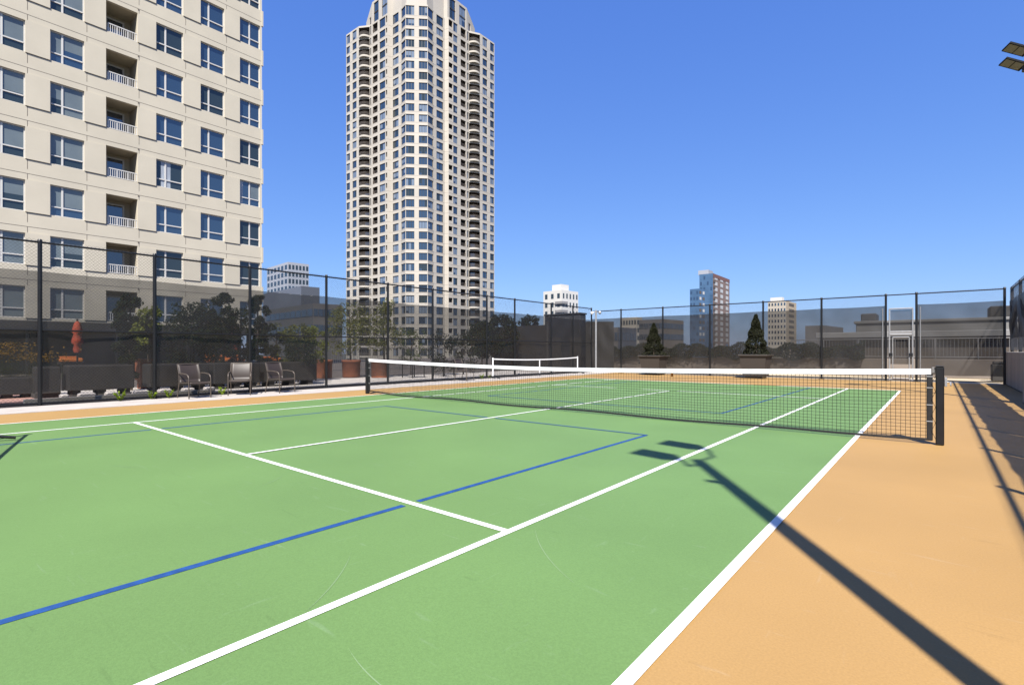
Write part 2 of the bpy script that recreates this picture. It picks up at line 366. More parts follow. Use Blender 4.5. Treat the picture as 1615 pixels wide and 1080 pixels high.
# ------------------------------------------------------------------ chain link fences with wind screens
def fence(name, label, P, Q, posts, H, ztop, zbot, smat, z0=0., rails=(), lean=1, skip=None, so=.055):
    """P,Q ends (x,y); posts = distances along; screen from zbot to ztop"""
    P = Vector((*P, 0)); Q = Vector((*Q, 0)); d = (Q - P); L = d.length; d.normalize(); nrm = Vector((d.y, -d.x, 0)) * lean
    t = thing(name, label, 'fence', (P.x, P.y, z0))
    pt = lambda u, z, off=0.: P + d * u + nrm * off + Vector((0, 0, z))
    for u in posts:
        m = MB(); m.tube([pt(u, z0), pt(u, z0 + H + .03)], .042, 12); m.tube([pt(u, z0 + H + .03), pt(u, z0 + H + .07)], [.05, .03], 12)
        if z0 < .5: m.box(*sorted((pt(u, 0).x - .11, pt(u, 0).x + .11)), *sorted((pt(u, 0).y - .11, pt(u, 0).y + .11)), z0, z0 + .018)
        m.build('fence_post', BLACKM, t)
    for z in (H,) + tuple(rails):
        m = MB(); r = .024 if z == H else .02
        m.tube([pt(0, z0 + z), pt(L, z0 + z)], r, 8); m.build('rail', BLACKM, t)
    # woven wire
    m = MB(); s = .076; za, zb = z0 + .06, z0 + H + .06; hh = zb - za
    cuts = [(0, L)] if skip is None else [(0, skip[0]), (skip[1], L)]
    for (ua, ub) in cuts:
        k = -hh
        while k < ub - ua:
            for sgn in (1, -1):
                u0 = max(0, k); u1 = min(ub - ua, k + hh)
                if u1 > u0:
                    zA, zB = (za + u0 - k, za + u1 - k) if sgn > 0 else (zb - (u0 - k), zb - (u1 - k))
                    m.tube([pt(ua + u0, zA, -.045 + .002 * sgn), pt(ua + u1, zB, -.045 + .002 * sgn)], .0019, 3, cap=False, smooth=False)
            k += s
    m.build('chain_link', WIRE, t)
    # screens, one panel per bay, tied tight at posts with drag folds
    us = sorted(set([0] + list(posts) + [L]))
    m = MB()
    for a, b in zip(us[:-1], us[1:]):
        if b - a < .3 or (skip and a < skip[1] - .1 and b > skip[0] + .1): continue
        nx, nz = 26, 26; ph = random.uniform(0, 6); k1 = random.uniform(5, 8); amp = random.uniform(.018, .032); dirn = random.choice((-1, 1))
        g = []
        for j in range(nz + 1):
            for i in range(nx + 1):
                fu, fz = i / nx, j / nz
                w = math.sin(fu * math.pi) * .35 + .65
                off = amp * w * math.sin(k1 * (fu * dirn * 1.1 + fz * 1.4) + ph) * (.4 + .6 * math.sin(fz * math.pi)) + .35 * amp * math.sin(17 * fu + 5 * fz + ph)
                off += .03 * math.sin(fu * math.pi) * math.sin(fz * math.pi)
                zz = zbot + (ztop - zbot) * fz - .018 * math.sin(fu * math.pi) * (1 if j == nz else fz) + (.012 * math.sin(9 * fu + ph) if j == 0 else 0)
                g.append(pt(a + (b - a) * fu, z0 + zz, so + off))
        o = [(j * (nx + 1) + i, j * (nx + 1) + i + 1, (j + 1) * (nx + 1) + i + 1, (j + 1) * (nx + 1) + i) for j in range(nz) for i in range(nx)]
        m.add(g, o, 0, True)
    for a, b in zip(us[:-1], us[1:]):
        if b - a < .3 or (skip and a < skip[1] - .1 and b > skip[0] + .1): continue
        for k in range(7):
            u = a + (b - a) * (k + .5) / 7
            m.tube([pt(u, z0 + ztop - .03, so), pt(u + .01, z0 + ztop - .02, -.06)], .006, 4, 1)
    m.build('wind_screen', [smat, mat('tie_grey', (.35, .35, .34), rough=.5)], t)
    return t
XF = -9.35
ly = [-11.6, -9.2, -6.93, -4.70, -2.28, .20, 2.70, 4.9, 8.15, 10.15, 13.2, 15.3, 17.3]
fence('fence', 'tall black chain link fence with wind screen running behind the chairs', (XF, -11.6), (XF, 17.3), [y + 11.6 for y in ly], 3.72, 3.07, .30, SCREEN, rails=(1.72, .06), lean=-1)
fx = [-9.1, -7.42, -4.95, -2.47, .02, 2.42, 4.74, 5.74, 8.32]
gx0, gx1 = 4.74 + 9.35, 5.74 + 9.35
fence('fence', 'tall black chain link fence across the far end, with the gate in it', (XF, 17.3), (8.36, 17.3), [x + 9.35 for x in fx[1:]], 3.55, 3.12, .28, SCREEN_F, rails=(.07,), lean=-1, skip=(gx0, gx1))
ry = [17.0 - 2.44 * k for k in range(13)]
fence('fence', 'dark screened fence standing on the concrete wall at the right', (8.5, 17.2), (8.5, -13.2), [17.2 - y for y in ry], 2.30, 1.86, .47, SCREEN_R, z0=1.215, lean=-1, so=-.07)
# low wall below it
mb = MB(); mb.box(8.35, 8.72, -14, 17.3, 0, 1.215, bev=.02)
tag(mb.build('concrete_wall', CONC), 'low grey concrete wall along the right side under the dark fence', 'wall')

# gate
gt = thing('gate', 'silver framed gate between two black posts in the far fence', 'gate', (5.24, 17.3, 0))
m = MB(); A, B, y = 4.86, 5.62, 17.3
for x in (A, B): m.tube([(x, y, .06), (x, y, 2.98)], .03, 8)
for z in (2.98, 2.03, 1.93): m.tube([(A, y, z), (B, y, z)], .03, 8)
m.tube([(A, y, .08), (B, y, .08)], .025, 8); m.build('frame', GALV, gt)
m = MB()
for x in (A + .11, B - .11): m.tube([(x, y - .04, .10), (x, y - .04, 1.80)], .022, 8)
for z in (.12, 1.80): m.tube([(A + .11, y - .04, z), (B - .11, y - .04, z)], .022, 8)
m.build('leaf', GALV, gt)
for s, x in ((1, A + .05), (-1, B - .05)):
    m = MB(); m.box(x - .06, x + .06, y - .09, y - .03, 1.02, 1.16, bev=.01); m.build('latch', BLACKM, gt)
for (z0_, z1_) in ((2.07, 2.94), (.7, 1.88)):
    m = MB(); m.quad((A + .03, y + .05, z0_), (B - .03, y + .05, z0_), (B - .03, y + .05, z1_), (A + .03, y + .05, z1_))
    m.build('wind_screen', SCREEN_F, gt)
for x in (4.63, 5.86): MB().tube([(x, y + .02, .0), (x, y + .02, 3.02)], .024, 8).build('jamb_post', GALV, gt)

# ------------------------------------------------------------------ silver corner pole with cameras
cp = thing('camera_pole', 'slim silver pole with two white security cameras at the far left fence corner', 'camera pole', (-8.93, 17.1, 0))
MB().tube([(-8.93, 17.1, 0), (-8.93, 17.1, 3.62)], .055, 12).build('pole', GALV, cp)
for s, w in ((-1, .16), (1, .14)):
    m = MB(); m.tube([(-8.93, 17.1, 3.5), (-8.93 + s * .22, 17.1 - s * .02, 3.5)], .018, 6)
    m.lathe([(.001, 3.36), (.07, 3.38), (.09, 3.45), (.07, 3.53), (.001, 3.55)], (-8.93 + s * .26, 17.1), 12); m.build('camera', TAPE if s < 0 else GALV, cp)

# ------------------------------------------------------------------ sports light poles
def light_pole(label, x, y, H=8.3, yaw=0, tilt=19, reach=.30, sensor=True, bw=.26, shift=0):
    t = thing('light_pole', label, 'light pole', (x, y, 0), 0, 'court light poles')
    MB().box(-bw, min(bw, .14) if sensor is False else bw, -.26, .26, 0, .76, bev=.025).build('concrete_base', CONC, t, world=False)
    MB().tube([(0, 0, .76), (0, 0, H)], [.085, .072], 14).build('pole', POLE, t, world=False)
    if sensor: m = MB(); m.box(-.20, -.05, -.03, .03, H - 1.31, H - 1.25); m.build('sensor_arm', POLE, t, world=False)
    for dy, ey in ((.42, .80), (-.34, -.02)):
        s = 1 if dy > 0 else -1
        pts = [(0, 0, H - .03)]
        for k in range(1, 9):
            a = k / 8 * math.pi / 2
            pts.append((.05 * math.sin(2 * a), dy * math.sin(a) if s > 0 else dy * math.sin(a), H - .02))
        pts += [(-.02, dy + s * .06 if s > 0 else dy + .06, H - .0), (-.12, (dy + ey) / 2 + (.1 if s > 0 else .05), H), (-reach - .02, ey, H)]
        m = MB(); m.tube(pts, .024, 8); m.box(-reach - .03, -reach + .07, ey - .1, ey + .1, H - .13, H + .02, bev=.02); m.build('arm', POLE, t, world=False)
        a = RAD(tilt); ca, sa = math.cos(a), math.sin(a); x0, L, W, T = -reach, .47, .18, .04
        cy_, sy_ = math.cos(RAD(yaw)), math.sin(RAD(yaw))
        def P(u, v, w):
            a_, b_ = -u * ca + w * sa, v
            return (x0 + a_ * cy_ - b_ * sy_, ey + a_ * sy_ + b_ * cy_, H - .02 + u * sa + w * ca)
        m = MB(); vs = [P(u, v, w) for w in (-T / 2, T / 2) for v in (-W, W) for u in (0, L)]
        m.add(vs, ((0, 2, 3, 1), (4, 5, 7, 6), (0, 1, 5, 4), (1, 3, 7, 5), (3, 2, 6, 7), (2, 0, 4, 6)))
        h = m.build('lamp_head', mat('lamp_black', (.010, .010, .011), rough=.75, spec=.2), t, world=False)
        m = MB()
        for (u0, u1) in ((.05, .24), (.26, .45)):
            m.quad(P(u0, -W + .03, -T / 2 - .003), P(u1, -W + .03, -T / 2 - .003), P(u1, W - .03, -T / 2 - .003), P(u0, W - .03, -T / 2 - .003))
        m.build('lens', LED, h, world=False)
    return t
light_pole('tall bronze light pole whose twin lamp heads show at the upper right edge', 8.20, 8.0, yaw=20, tilt=28, reach=.15, sensor=False, bw=.22)
light_pole('tall bronze light pole standing out of view, known by its long shadow on the court', 8.11, -8.78)

# ------------------------------------------------------------------ patio chairs
def chair(label):
    t = thing('patio_chair', label, 'chair', (0, 0, 0), 0, 'patio chairs along the left fence')
    for s in (-1, 1):
        y = s * .275
        pts = [(.27, y, 0), (.265, y, .30), (.26, y, .50)]
        for k in range(1, 7):
            a = k / 6 * math.pi / 2; pts.append((.26 - .13 * math.sin(a) * 1.0, y, .50 + .125 * math.sin(a)) if False else (.13 + .13 * math.cos(a), y, .50 + .125 * math.sin(a)))
        pts += [(-.05, y, .645), (-.2, y, .645), (-.245, y, .63)]
        MB().tube(pts, .015, 8).build('arm_leg', CHAIRF, t, world=False)
        MB().tube([(-.34, y * .96, 0), (-.26, y * .96, .32), (-.235, y * .96, .42), (-.25, y * .96, .62), (-.34, y * .96, .88)], .014, 8).build('rear_leg', CHAIRF, t, world=False)
    m = MB()
    for x, z in ((.25, .415), (-.22, .385)): m.tube([(x, -.265, z), (x, .265, z)], .012, 6)
    for s in (-1, 1): m.tube([(.25, s * .262, .415), (-.22, s * .262, .385)], .012, 6)
    m.build('frame', CHAIRF, t, world=False)
    MB().tube([(-.343, -.265, .885), (-.343, .265, .885)], .012, 6).build('top_rail', CHAIRF, t, world=False)
    def sheet(prof, name):
        m = MB(); ny = 8; vs = []; fs = []
        for side in (0, 1):
            for (x, z) in prof:
                for j in range(ny + 1):
                    v = -1 + 2 * j / ny; sag = .014 * (1 - v * v)
                    vs.append((x - (sag if name == 'backrest' else 0) - (.007 * side if name == 'backrest' else 0), v * .252, z - (sag if name == 'seat' else 0) - (.007 * side if name == 'seat' else 0)))
        n = len(prof)
        for side in (0, 1):
            for i in range(n - 1):
                for j in range(ny):
                    q = side * n * (ny + 1) + i * (ny + 1) + j
                    f = (q, q + 1, q + ny + 2, q + ny + 1); fs.append(f if side == 0 else f[::-1])
        o = n * (ny + 1)
        for i in range(n - 1):
            for j in (0, ny):
                q = i * (ny + 1) + j; fs.append((q, q + ny + 1, q + ny + 1 + o, q + o))
        for i in (0, n - 1):
            for j in range(ny):
                q = i * (ny + 1) + j; fs.append((q, q + 1, q + 1 + o, q + o))
        m.add(vs, fs, 0, True); m.build(name, SLING, t, world=False)
    sheet([(.275, .395), (.262, .425), (.2, .425), (.05, .412), (-.1, .40), (-.215, .397)], 'seat')
    sheet([(-.222, .42), (-.228, .5), (-.238, .62), (-.285, .74), (-.335, .875), (-.35, .895)], 'backrest')
    return t
c0 = chair('brown sling chair nearest the camera, left of the row along the fence')
spec = [(307, -8.72, 8, None), (379, -8.80, -28, 'brown sling chair in the middle of the row, squarely facing the camera'),
        (443, -8.72, 14, 'brown sling chair third along the fence, beside the dark planter'),
        (733, -8.72, 12, 'brown sling chair standing alone behind the tennis net')]
for i, (px, x, rz, lab) in enumerate(spec):
    o = c0 if i == 0 else copy_tree(c0)
    o.location = (x, y_on_x(px, x), .012); o.rotation_euler = (0, 0, RAD(rz))
    if lab: o['label'] = lab

# ------------------------------------------------------------------ plants
def cloud(m, c, r, n, size, shell=.55):
    c = Vector(c)
    for _ in range(n):
        d = Vector((random.gauss(0, 1), random.gauss(0, 1), random.gauss(0, 1))).normalized() * (shell + (1 - shell) * random.random() ** .5) * random.uniform(.75, 1.08)
        m.leaf(c + Vector((d.x * r[0], d.y * r[1], d.z * r[2])), size)
def limbs(m, base, top, r, spread, n):
    base = Vector(base); top = Vector(top); mid = (base + top) / 2 + Vector((random.uniform(-.06, .06), random.uniform(-.06, .06), 0))
    m.tube([base, mid, top], [r, r * .75, r * .45], 7)
    tips = []
    for k in range(n):
        a = random.uniform(0, 6.28); f = random.uniform(.45, .95); s = base.lerp(top, f)
        e = s + Vector((math.cos(a) * spread * random.uniform(.5, 1), math.sin(a) * spread * random.uniform(.5, 1), spread * random.uniform(.3, 1)))
        m.tube([s, (s + e) / 2 + Vector((0, 0, .05)), e], [r * .4, r * .28, r * .12], 5); tips.append(e)
    return tips
def tree(name, label, x, y, z0, h, w, leafm, dens=1., size=.12, group='trees and shrubs on the patio', trunk=.4, cat='tree', clumps=14):
    t = thing(name, label, cat, (x, y, z0), 0, group)
    m = MB(); tips = limbs(m, (x, y, z0), (x + random.uniform(-.1, .1), y, z0 + h * .82), max(.025, h * .014), w * .42, 9); m.build('trunk', BARK, t)
    m = MB(); zc = z0 + h * (trunk + (1 - trunk) / 2); hz = h * (1 - trunk) / 2
    for tp in tips: cloud(m, tp, (w * .2, w * .2, w * .18), int(45 * dens), size, .2)
    for k in range(clumps):
        a = random.uniform(0, 6.28); q = random.uniform(-.9, .95); rr = math.sqrt(max(.08, 1 - q * q)) * w * .5 * random.uniform(.35, .95)
        rs = w * random.uniform(.12, .22)
        cloud(m, (x + rr * math.cos(a), y + rr * math.sin(a), zc + q * hz), (rs, rs, rs * .9), int(60 * dens), size, .3)
    m.build('crown', leafm, t)
    return t
def at_depth(px, depth): return ground(px, depth)
def on_fence_side(px, x): return x, y_on_x(px, x)

def bush(label, px, x, top, w, leafm, dens=1., size=.11, z0=0., trunk=.25, name='shrub', cat='shrub', clumps=14):
    X, Y = on_fence_side(px, x); d = (X - CAM.x) * FW.x + (Y - CAM.y) * FW.y
    h = height(top, d) - z0
    return tree(name, label, X, Y, z0, h, w, leafm, dens, size, trunk=trunk, cat=cat, clumps=clumps)
bush('dark columnar tree with a drooping leafy arm, left of the second fence post', 207, -13.2, 452, .95, LEAFD, 2.2, trunk=.1, name='tree', cat='tree', clumps=34)
bush('pale green young tree in the terracotta trough by the second fence post', 234, -12.7, 484, .9, LEAFY, 1.0, z0=.9, trunk=.2, name='tree', cat='tree')
bush('broad dark shrub mass behind the first chair', 303, -12.8, 482, 1.9, LEAFD, 2.2, trunk=.12, clumps=40)
bush('dark slender tree between the first and second chairs', 352, -12.8, 462, 1.0, LEAFD, 2.2, trunk=.08, name='tree', cat='tree', clumps=34)
bush('dark drooping shrub behind the second chair', 379, -13.3, 485, 1.3, LEAFD, 1.2, trunk=.2, clumps=18)
bush('tall narrow dark conifer behind the third fence post', 408, -12.6, 452, .75, LEAFD, 2.4, trunk=.04, name='tree', cat='tree', clumps=34)
bush('mid green shrub behind the third chair', 436, -13.0, 512, 1.1, LEAFO, 1.2, trunk=.25)
bush('yellow green leafy shrub right of the third chair', 470, -13.2, 505, 1.35, LEAFO, 1.3, trunk=.2, clumps=20)
bush('bright yellow green shrub beside the fourth fence post', 498, -13.6, 512, 1.1, LEAFY, 1., trunk=.3)
bush('low dark hedge shrub in the planter by the third chair', 478, -11.9, 548, 1.5, LEAFD, 1.6, z0=.5, trunk=.1)
bush('small airy tree in the middle round terracotta pot', 553, -14.85, 474, 2.2, LEAFO, 1.0, z0=.7, trunk=.15, name='tree', cat='tree', clumps=40)
bush('small airy tree in the round terracotta pot behind the net post', 606, -13.6, 478, 1.8, LEAFO, 1.0, z0=.7, trunk=.15, name='tree', cat='tree', clumps=34)
bush('loose shrub with thin stems beside the tall pot behind the net', 648, -14.5, 520, 1.6, LEAFM, .7, trunk=.2)
bush('dark shrub behind the lone chair', 700, -13.2, 530, 1.6, LEAFD, 1.2, trunk=.1)
bush('wide dark shrub left of the seventh fence post', 742, -14, 524, 2.2, LEAFD, 1.4, trunk=.1, clumps=22)
def far_tree(label, px, depth, top, w, leafm, z0=0):
    x, y = at_depth(px, depth); return tree('tree', label, x, y, z0, height(top, depth) - z0, w, leafm, 1.6, .2, 'trees beyond the patio', .25, 'tree', 34)
far_tree('round dark tree left of the dark equipment enclosure', 790, 34, 497, 2.2, LEAFD)
far_tree('smaller round dark tree next to the dark equipment enclosure', 837, 38, 499, 1.8, LEAFD)
far_tree('dark tree low behind the corner of the left fence', 760, 36, 510, 2.4, LEAFD)

def flower_clump(label, px, x, top):
    X, Y = on_fence_side(px, x); d = (X - CAM.x) * FW.x + (Y - CAM.y) * FW.y; m = MB(); h = height(top, d)
    for _ in range(700):
        a = random.uniform(0, 6.28); r = abs(random.gauss(0, .32)); bx, by = X + r * math.cos(a) * .6, Y + r * math.sin(a) * 1.4
        tx, ty = bx + random.gauss(0, .12), by + random.gauss(0, .12); tz = random.uniform(.6, h)
        m.add([(bx - .006, by, .45), (bx + .006, by, .45), (tx, ty, tz)], ((0, 1, 2),), 0)
        if tz > h * .78:
            for q in range(2): m.leaf((tx, ty, tz), .07)
            for q in range(2): m.m[-1 - q] = 1
    return quick('ornamental_grass', m, [LEAFM, GRASSY], label, 'ornamental grass', 'golden grasses')
flower_clump('golden flowering grass in the planter at the left edge', 14, -12.6, 540)
flower_clump('greener grass clump beside the golden grass', 50, -12.9, 556)

# weeds along the kerb
def weed(label, px, h, n):
    x = -9.12; y = y_on_x(px, x); m = MB()
    for k in range(n):
        a = random.uniform(0, 6.28); l = h * random.uniform(.5, 1); tip = Vector((x + math.cos(a) * l * .5, y + math.sin(a) * l * .7, .01 + l))
        m.tube([(x, y, 0), ((x + tip.x) / 2, (y + tip.y) / 2, l * .6), tip], .004, 4)
        for q in range(7):
            f = random.uniform(.3, 1); m.leaf((x + (tip.x - x) * f, y + (tip.y - y) * f, l * f + .02), .085)
    quick('weed', m, leaf_mat('weed_leaf', (.22, .30, .03)), label, 'weed', 'weeds along the fence')
weed('bright green weed left of the second fence post', 190, .30, 8); weed('small green weed at the foot of the second fence post', 240, .22, 6)
weed('upright green weed just left of the first chair', 266, .30, 5); weed('green weed between the first and second chairs', 350, .25, 6)
weed('small weed beside the white portable net', 760, .2, 7); weed('weed at the foot of the seventh post', 772, .16, 5)

# ------------------------------------------------------------------ planters and patio furniture behind the left fence
def trough(label, px0, px1, x, z0, z1, depth=.7, m_=PLANTER, group='dark planter boxes'):
    y0, y1 = y_on_x(px0, x), y_on_x(px1, x); t = thing('planter_box', label, 'planter', ((x - depth / 2), (y0 + y1) / 2, 0), 0, group)
    m = MB(); m.box(x - depth, x, y0, y1, z0, z1, bev=.02); m.build('box', m_, t)
    m = MB(); m.box(x - depth + .05, x - .05, y0 + .05, y1 - .05, z1 - .01, z1 + .012); m.build('soil', DIRT, t)
    for f in (.12, .5, .88):
        yy = y0 + (y1 - y0) * f; MB().box(x - depth + .06, x - .06, yy - .09, yy + .09, .01, z0).build('foot', PLANTER, t)
trough('dark planter box with golden grass at the left edge', -30, 54, -12.2, .1, .55)
trough('dark square planter box beside the first fence post', 58, 96, -11.6, .12, .82)
trough('longest dark planter box, under the closed umbrella', 108, 212, -11.4, .18, .85)
trough('dark planter box behind the first chair', 236, 330, -11.4, .18, .85)
trough('dark planter box behind the second chair', 338, 410, -11.4, .18, .85)
trough('dark planter box behind the third chair', 420, 500, -11.4, .18, .84)
for (a, b, lab) in ((96, 110, 'pale stone block between two planter boxes'), (125, 152, 'flat pale stone slab under the long planter box'), (168, 188, 'small pale stone slab left of the weeds'),
               (212, 236, 'pale stone slab below the terracotta trough'), (252, 272, 'pale stone slab left of the first chair'), (290, 308, 'pale stone slab seen through the first chair'), (325, 340, 'pale stone slab right of the first chair')):
    y0, y1 = y_on_x(a, -10.75), y_on_x(b, -10.75)
    m = MB(); m.box(-11.05, -10.75, y0, y1, .012, .14, bev=.03); quick('stone_slab', m, KERB, lab, 'stone slab', 'pale stone slabs behind the fence')
m = MB(); m.box(-10.35, -10.2, y_on_x(38, -10.2), y_on_x(330, -10.2), 0, .1, bev=.01); quick('edging', m, CONC, 'low concrete edging strip at the foot of the left fence', 'edging')
def round_pot(label, px, x, r, h, rim=True, z0=.008):
    X, Y = on_fence_side(px, x); t = thing('flower_pot', label, 'flower pot', (X, Y, 0), 0, 'round terracotta pots')
    MB().lathe([(0, z0), (r * .93, z0), (r * .95, .05), (r, h * .86), (r * 1.05, h * .88), (r * 1.05, h), (r * .95, h), (r * .94, h - .08), (0, h - .08)], (X, Y), 28).build('body', TERRA, t)
    MB().lathe([(0, h - .078), (r * .93, h - .07)], (X, Y), 16).build('soil', DIRT, t)
round_pot('round terracotta pot holding the small airy tree', 554, -14.85, .42, .82)
round_pot('round terracotta pot partly hidden by the left net post', 599, -13.6, .40, .84)
round_pot('round terracotta pot just right of the dark planter box', 509, -15.2, .42, .84)
X, Y = on_fence_side(226, -13.9)
m = MB(); m.box(X - .3, X + .3, Y - .16, Y + .16, .28, .92, bev=.015); m.box(X - .33, X + .33, Y - .2, Y + .3, .92, .98, bev=.01); m.box(X - .2, X + .2, Y - .12, Y + .12, .008, .28)
quick('planter_stand', m, TERRA, 'square terracotta trough left of the second fence post', 'planter')
def umbrella(label, px, x, top, bot):
    X, Y = on_fence_side(px, x); d = (X - CAM.x) * FW.x + (Y - CAM.y) * FW.y; zt, zb = height(top, d), height(bot, d)
    t = thing('umbrella', label, 'umbrella', (X, Y, 0), 0, 'closed red umbrellas')
    MB().tube([(X, Y, 0), (X, Y, zt + .06)], .025, 8).build('pole', BLACKM, t)
    m = MB(); n = 16; H = zt - zb; prof = [(.02, 0), (.09, .06), (.13, .2), (.17, .34), (.11, .42), (.16, .58), (.18, .68), (.10, .76), (.13, .9), (.10, 1.)]
    vs = []
    for r, f in prof:
        for k in range(n): 
            a = 2 * math.pi * k / n; rr = r * .68 * (1 + .3 * (k % 2)); vs.append((X + rr * math.cos(a), Y + rr * math.sin(a), zt - H * f))
    m.add(vs, [(i * n + k, i * n + (k + 1) % n, (i + 1) * n + (k + 1) % n, (i + 1) * n + k) for i in range(len(prof) - 1) for k in range(n)], 0, True); m.build('canopy', UMBR, t)
umbrella('closed red umbrella near the left edge, right of the first fence post', 122, -14.3, 506, 556)
umbrella('closed red umbrella behind the second chair', 370, -14.3, 513, 556)
def lounge(label, px, x, w, zs, back):
    X, Y = on_fence_side(px, x); t = thing('lounge_chair', label, 'lounge chair', (X, Y, 0), 0, 'orange cushioned lounge chairs')
    for sx in (-.3, .3):
        for sy in (-1, 1): MB().box(X + sx - .03, X + sx + .03, Y + sy * w / 2 - .03, Y + sy * w / 2 + .03, .008, zs - .1).build('leg', BLACKM, t)
    m = MB(); m.box(X - .36, X + .36, Y - w / 2 - .04, Y + w / 2 + .04, zs - .1, zs - .03, bev=.01); m.build('frame', BLACKM, t)
    MB().box(X - .33, X + .33, Y - w / 2, Y + w / 2, zs - .03, zs + .1, bev=.03).build('cushion', CUSH, t)
    if back: MB().box(X - .36, X - .22, Y - w / 2, Y + w / 2, zs + .101, zs + .101 + back, bev=.03).build('back_cushion', CUSH, t)
lounge('orange cushioned lounge chair behind the gap left of the second chair', 336, -14.6, .32, .62, .40)
lounge('orange cushioned seat right of the red umbrella by the second chair', 366, -15.4, .75, .86, .12)
lounge('orange cushioned seat behind the third chair', 424, -14.8, .75, .86, .05)
lounge('orange cushioned seat under the left red umbrella', 112, -15.0, .5, .92, .05)
def bistro(label, px, x):
    X, Y = on_fence_side(px, x); t = thing('bistro_table', label, 'table', (X, Y, 0), 0, 'black patio tables')
    MB().box(X - .4, X + .4, Y - .4, Y + .4, .70, .735, bev=.01).build('table_top', BLACKM, t)
    for sx in (-.35, .35):
        for sy in (-.35, .35): MB().tube([(X + sx, Y + sy, .008), (X + sx, Y + sy, .7)], .025, 6).build('leg', BLACKM, t)
bistro('black patio table behind the net, left one', 652, -12.4); bistro('black patio table behind the lone chair', 700, -12.2); bistro('black patio table furthest along the fence', 716, -13.0)

# patio parapet rail
def railing(label, P, Q, z0, z1, step, m_, group=None, r=.018, posts=1.8, name='railing'):
    P = Vector((*P, 0)); Q = Vector((*Q, 0)); d = Q - P; L = d.length; d.normalize(); t = thing(name, label, 'railing', (P.x, P.y, z0), 0, group)
    for z in (z0 + .08, z1): MB().tube([P + Vector((0, 0, z)), Q + Vector((0, 0, z))], r * 1.25, 6).build('rail', m_, t)
    m = MB(); u = step / 2
    while u < L: p = P + d * u; m.tube([p + Vector((0, 0, z0 + .08)), p + Vector((0, 0, z1))], r * .6, 4, cap=False); u += step
    m.build('balusters', m_, t)
    u = 0
    while u <= L + .01:
        p = P + d * u; MB().tube([p + Vector((0, 0, z0)), p + Vector((0, 0, z1 + .02))], r * 1.5, 6).build('post', m_, t); u += posts
GREYR = mat('grey_rail', (.34, .33, .32), rough=.5, metal=.3)
railing('pale metal balustrade at the back of the patio', (-22, 6), (-22, 26), 0, 1.45, .14, GREYR, 'balustrades')
railing('grey vertical bar railing on the wall beyond the far fence', (.3, 22.05), (9.2, 22.05), .88, 1.82, .13, GREYR, 'balustrades', posts=1.5)
# planter wall and hedge beyond far fence
m = MB(); m.box(-13, 12, 21.9, 22.3, 0, .86, bev=.02); tag(m.build('planter_wall', mat('warm_concrete', (.30, .252, .212), rough=.9, var=.06, scale=1.5)), 'low warm grey concrete wall beyond the far fence, hedge on top', 'wall')
def hedge(label, x0, x1, y, z0, z1, n, trail):
    m = MB()
    for _ in range(n):
        x = random.uniform(x0, x1); zt = z1 + .12 * math.sin(x * 2.1) + .09 * math.sin(x * 5.3 + 1)
        zb = z0 - trail * max(0, math.sin(x * 1.9 + .4) * .5 + math.sin(x * 4.4) * .5 + .2)
        m.leaf((x, y + random.gauss(0, .13) - (.2 if random.random() < .5 else 0), random.uniform(zb, zt)), .12)
    return quick('hedge', m, LEAFD, label, 'hedge')
hedge('dark trailing hedge along the top of the wall beyond the far fence', -12.5, 3.6, 21.95, .90, 1.56, 24000, .16)
def cone_shrub(label, px, depth, top, bottom, w):
    x, y = at_depth(px, depth); z0, z1 = height(bottom, depth), height(top, depth)
    t = thing('conical_shrub', label, 'shrub', (x, y, z0), 0, 'conical evergreens in boxes')
    MB().tube([(x, y, z0 - .1), (x, y, z1 - .3)], [.05, .015], 6).build('trunk', BARK, t)
    m = MB()
    for _ in range(5200):
        f = random.random() ** .75; r = w / 2 * (1 - f) ** .85 * random.uniform(.7, 1.06) * (1 + .12 * math.sin(f * 25)) + .02; a = random.uniform(0, 6.28)
        m.leaf((x + r * math.cos(a), y + r * math.sin(a), z0 + (z1 - z0) * f), .10)
    m.build('crown', CONIF, t)
    t2 = thing('planter_box', label.replace('conical evergreen shrub', 'tapered dark planter box under the conical shrub'), 'planter', (x, y, 0), 0, 'tapered planter boxes')
    zt = z0 + .02; wt, wb = .56, .44
    m = MB(); m.add([(x - wb, y - wb, .1), (x + wb, y - wb, .1), (x + wb, y + wb, .1), (x - wb, y + wb, .1), (x - wt, y - wt, zt), (x + wt, y - wt, zt), (x + wt, y + wt, zt), (x - wt, y + wt, zt)],
                    ((3, 2, 1, 0), (4, 5, 6, 7), (0, 1, 5, 4), (1, 2, 6, 5), (2, 3, 7, 6), (3, 0, 4, 7)))
    m.build('box', mat('bronze_planter', (.06, .050, .042), rough=.6), t2)
    MB().box(x - wt - .06, x + wt + .06, y - wt - .06, y + wt + .06, zt, zt + .07, bev=.01).build('rim', mat('bronze_planter', (.06, .050, .042)), t2)
    MB().box(x - .36, x + .36, y - .36, y + .36, .0, .1).build('foot', BLACKM, t2)
cone_shrub('conical evergreen shrub left of the blue glass tower', 1031, 27.0, 510, 563, 1.15)
cone_shrub('conical evergreen shrub in front of the beige office tower', 1192, 23.6, 496, 562, 1.05)
# small bench legs and hydrant-like pipe seen through the gap
m = MB()
for dx in (0, .12, .75): m.box(-6.9 + dx, -6.82 + dx, 19.2, 19.28, 0, .5)
m.box(-7.2, -5.9, 19.05, 19.5, .5, .56, bev=.01)
quick('bench', m, BLACKM, 'black backless bench left of the first tapered planter', 'bench')
X, Y = at_depth(1060, 25); m = MB(); m.lathe([(.0, 0), (.055, 0), (.055, .26), (.075, .27), (.06, .34), (0, .36)], (X, Y), 12)
quick('standpipe', m, mat('ochre_paint', (.42, .20, .03), rough=.6), 'small ochre standpipe on the terrace floor beyond the far fence', 'standpipe')

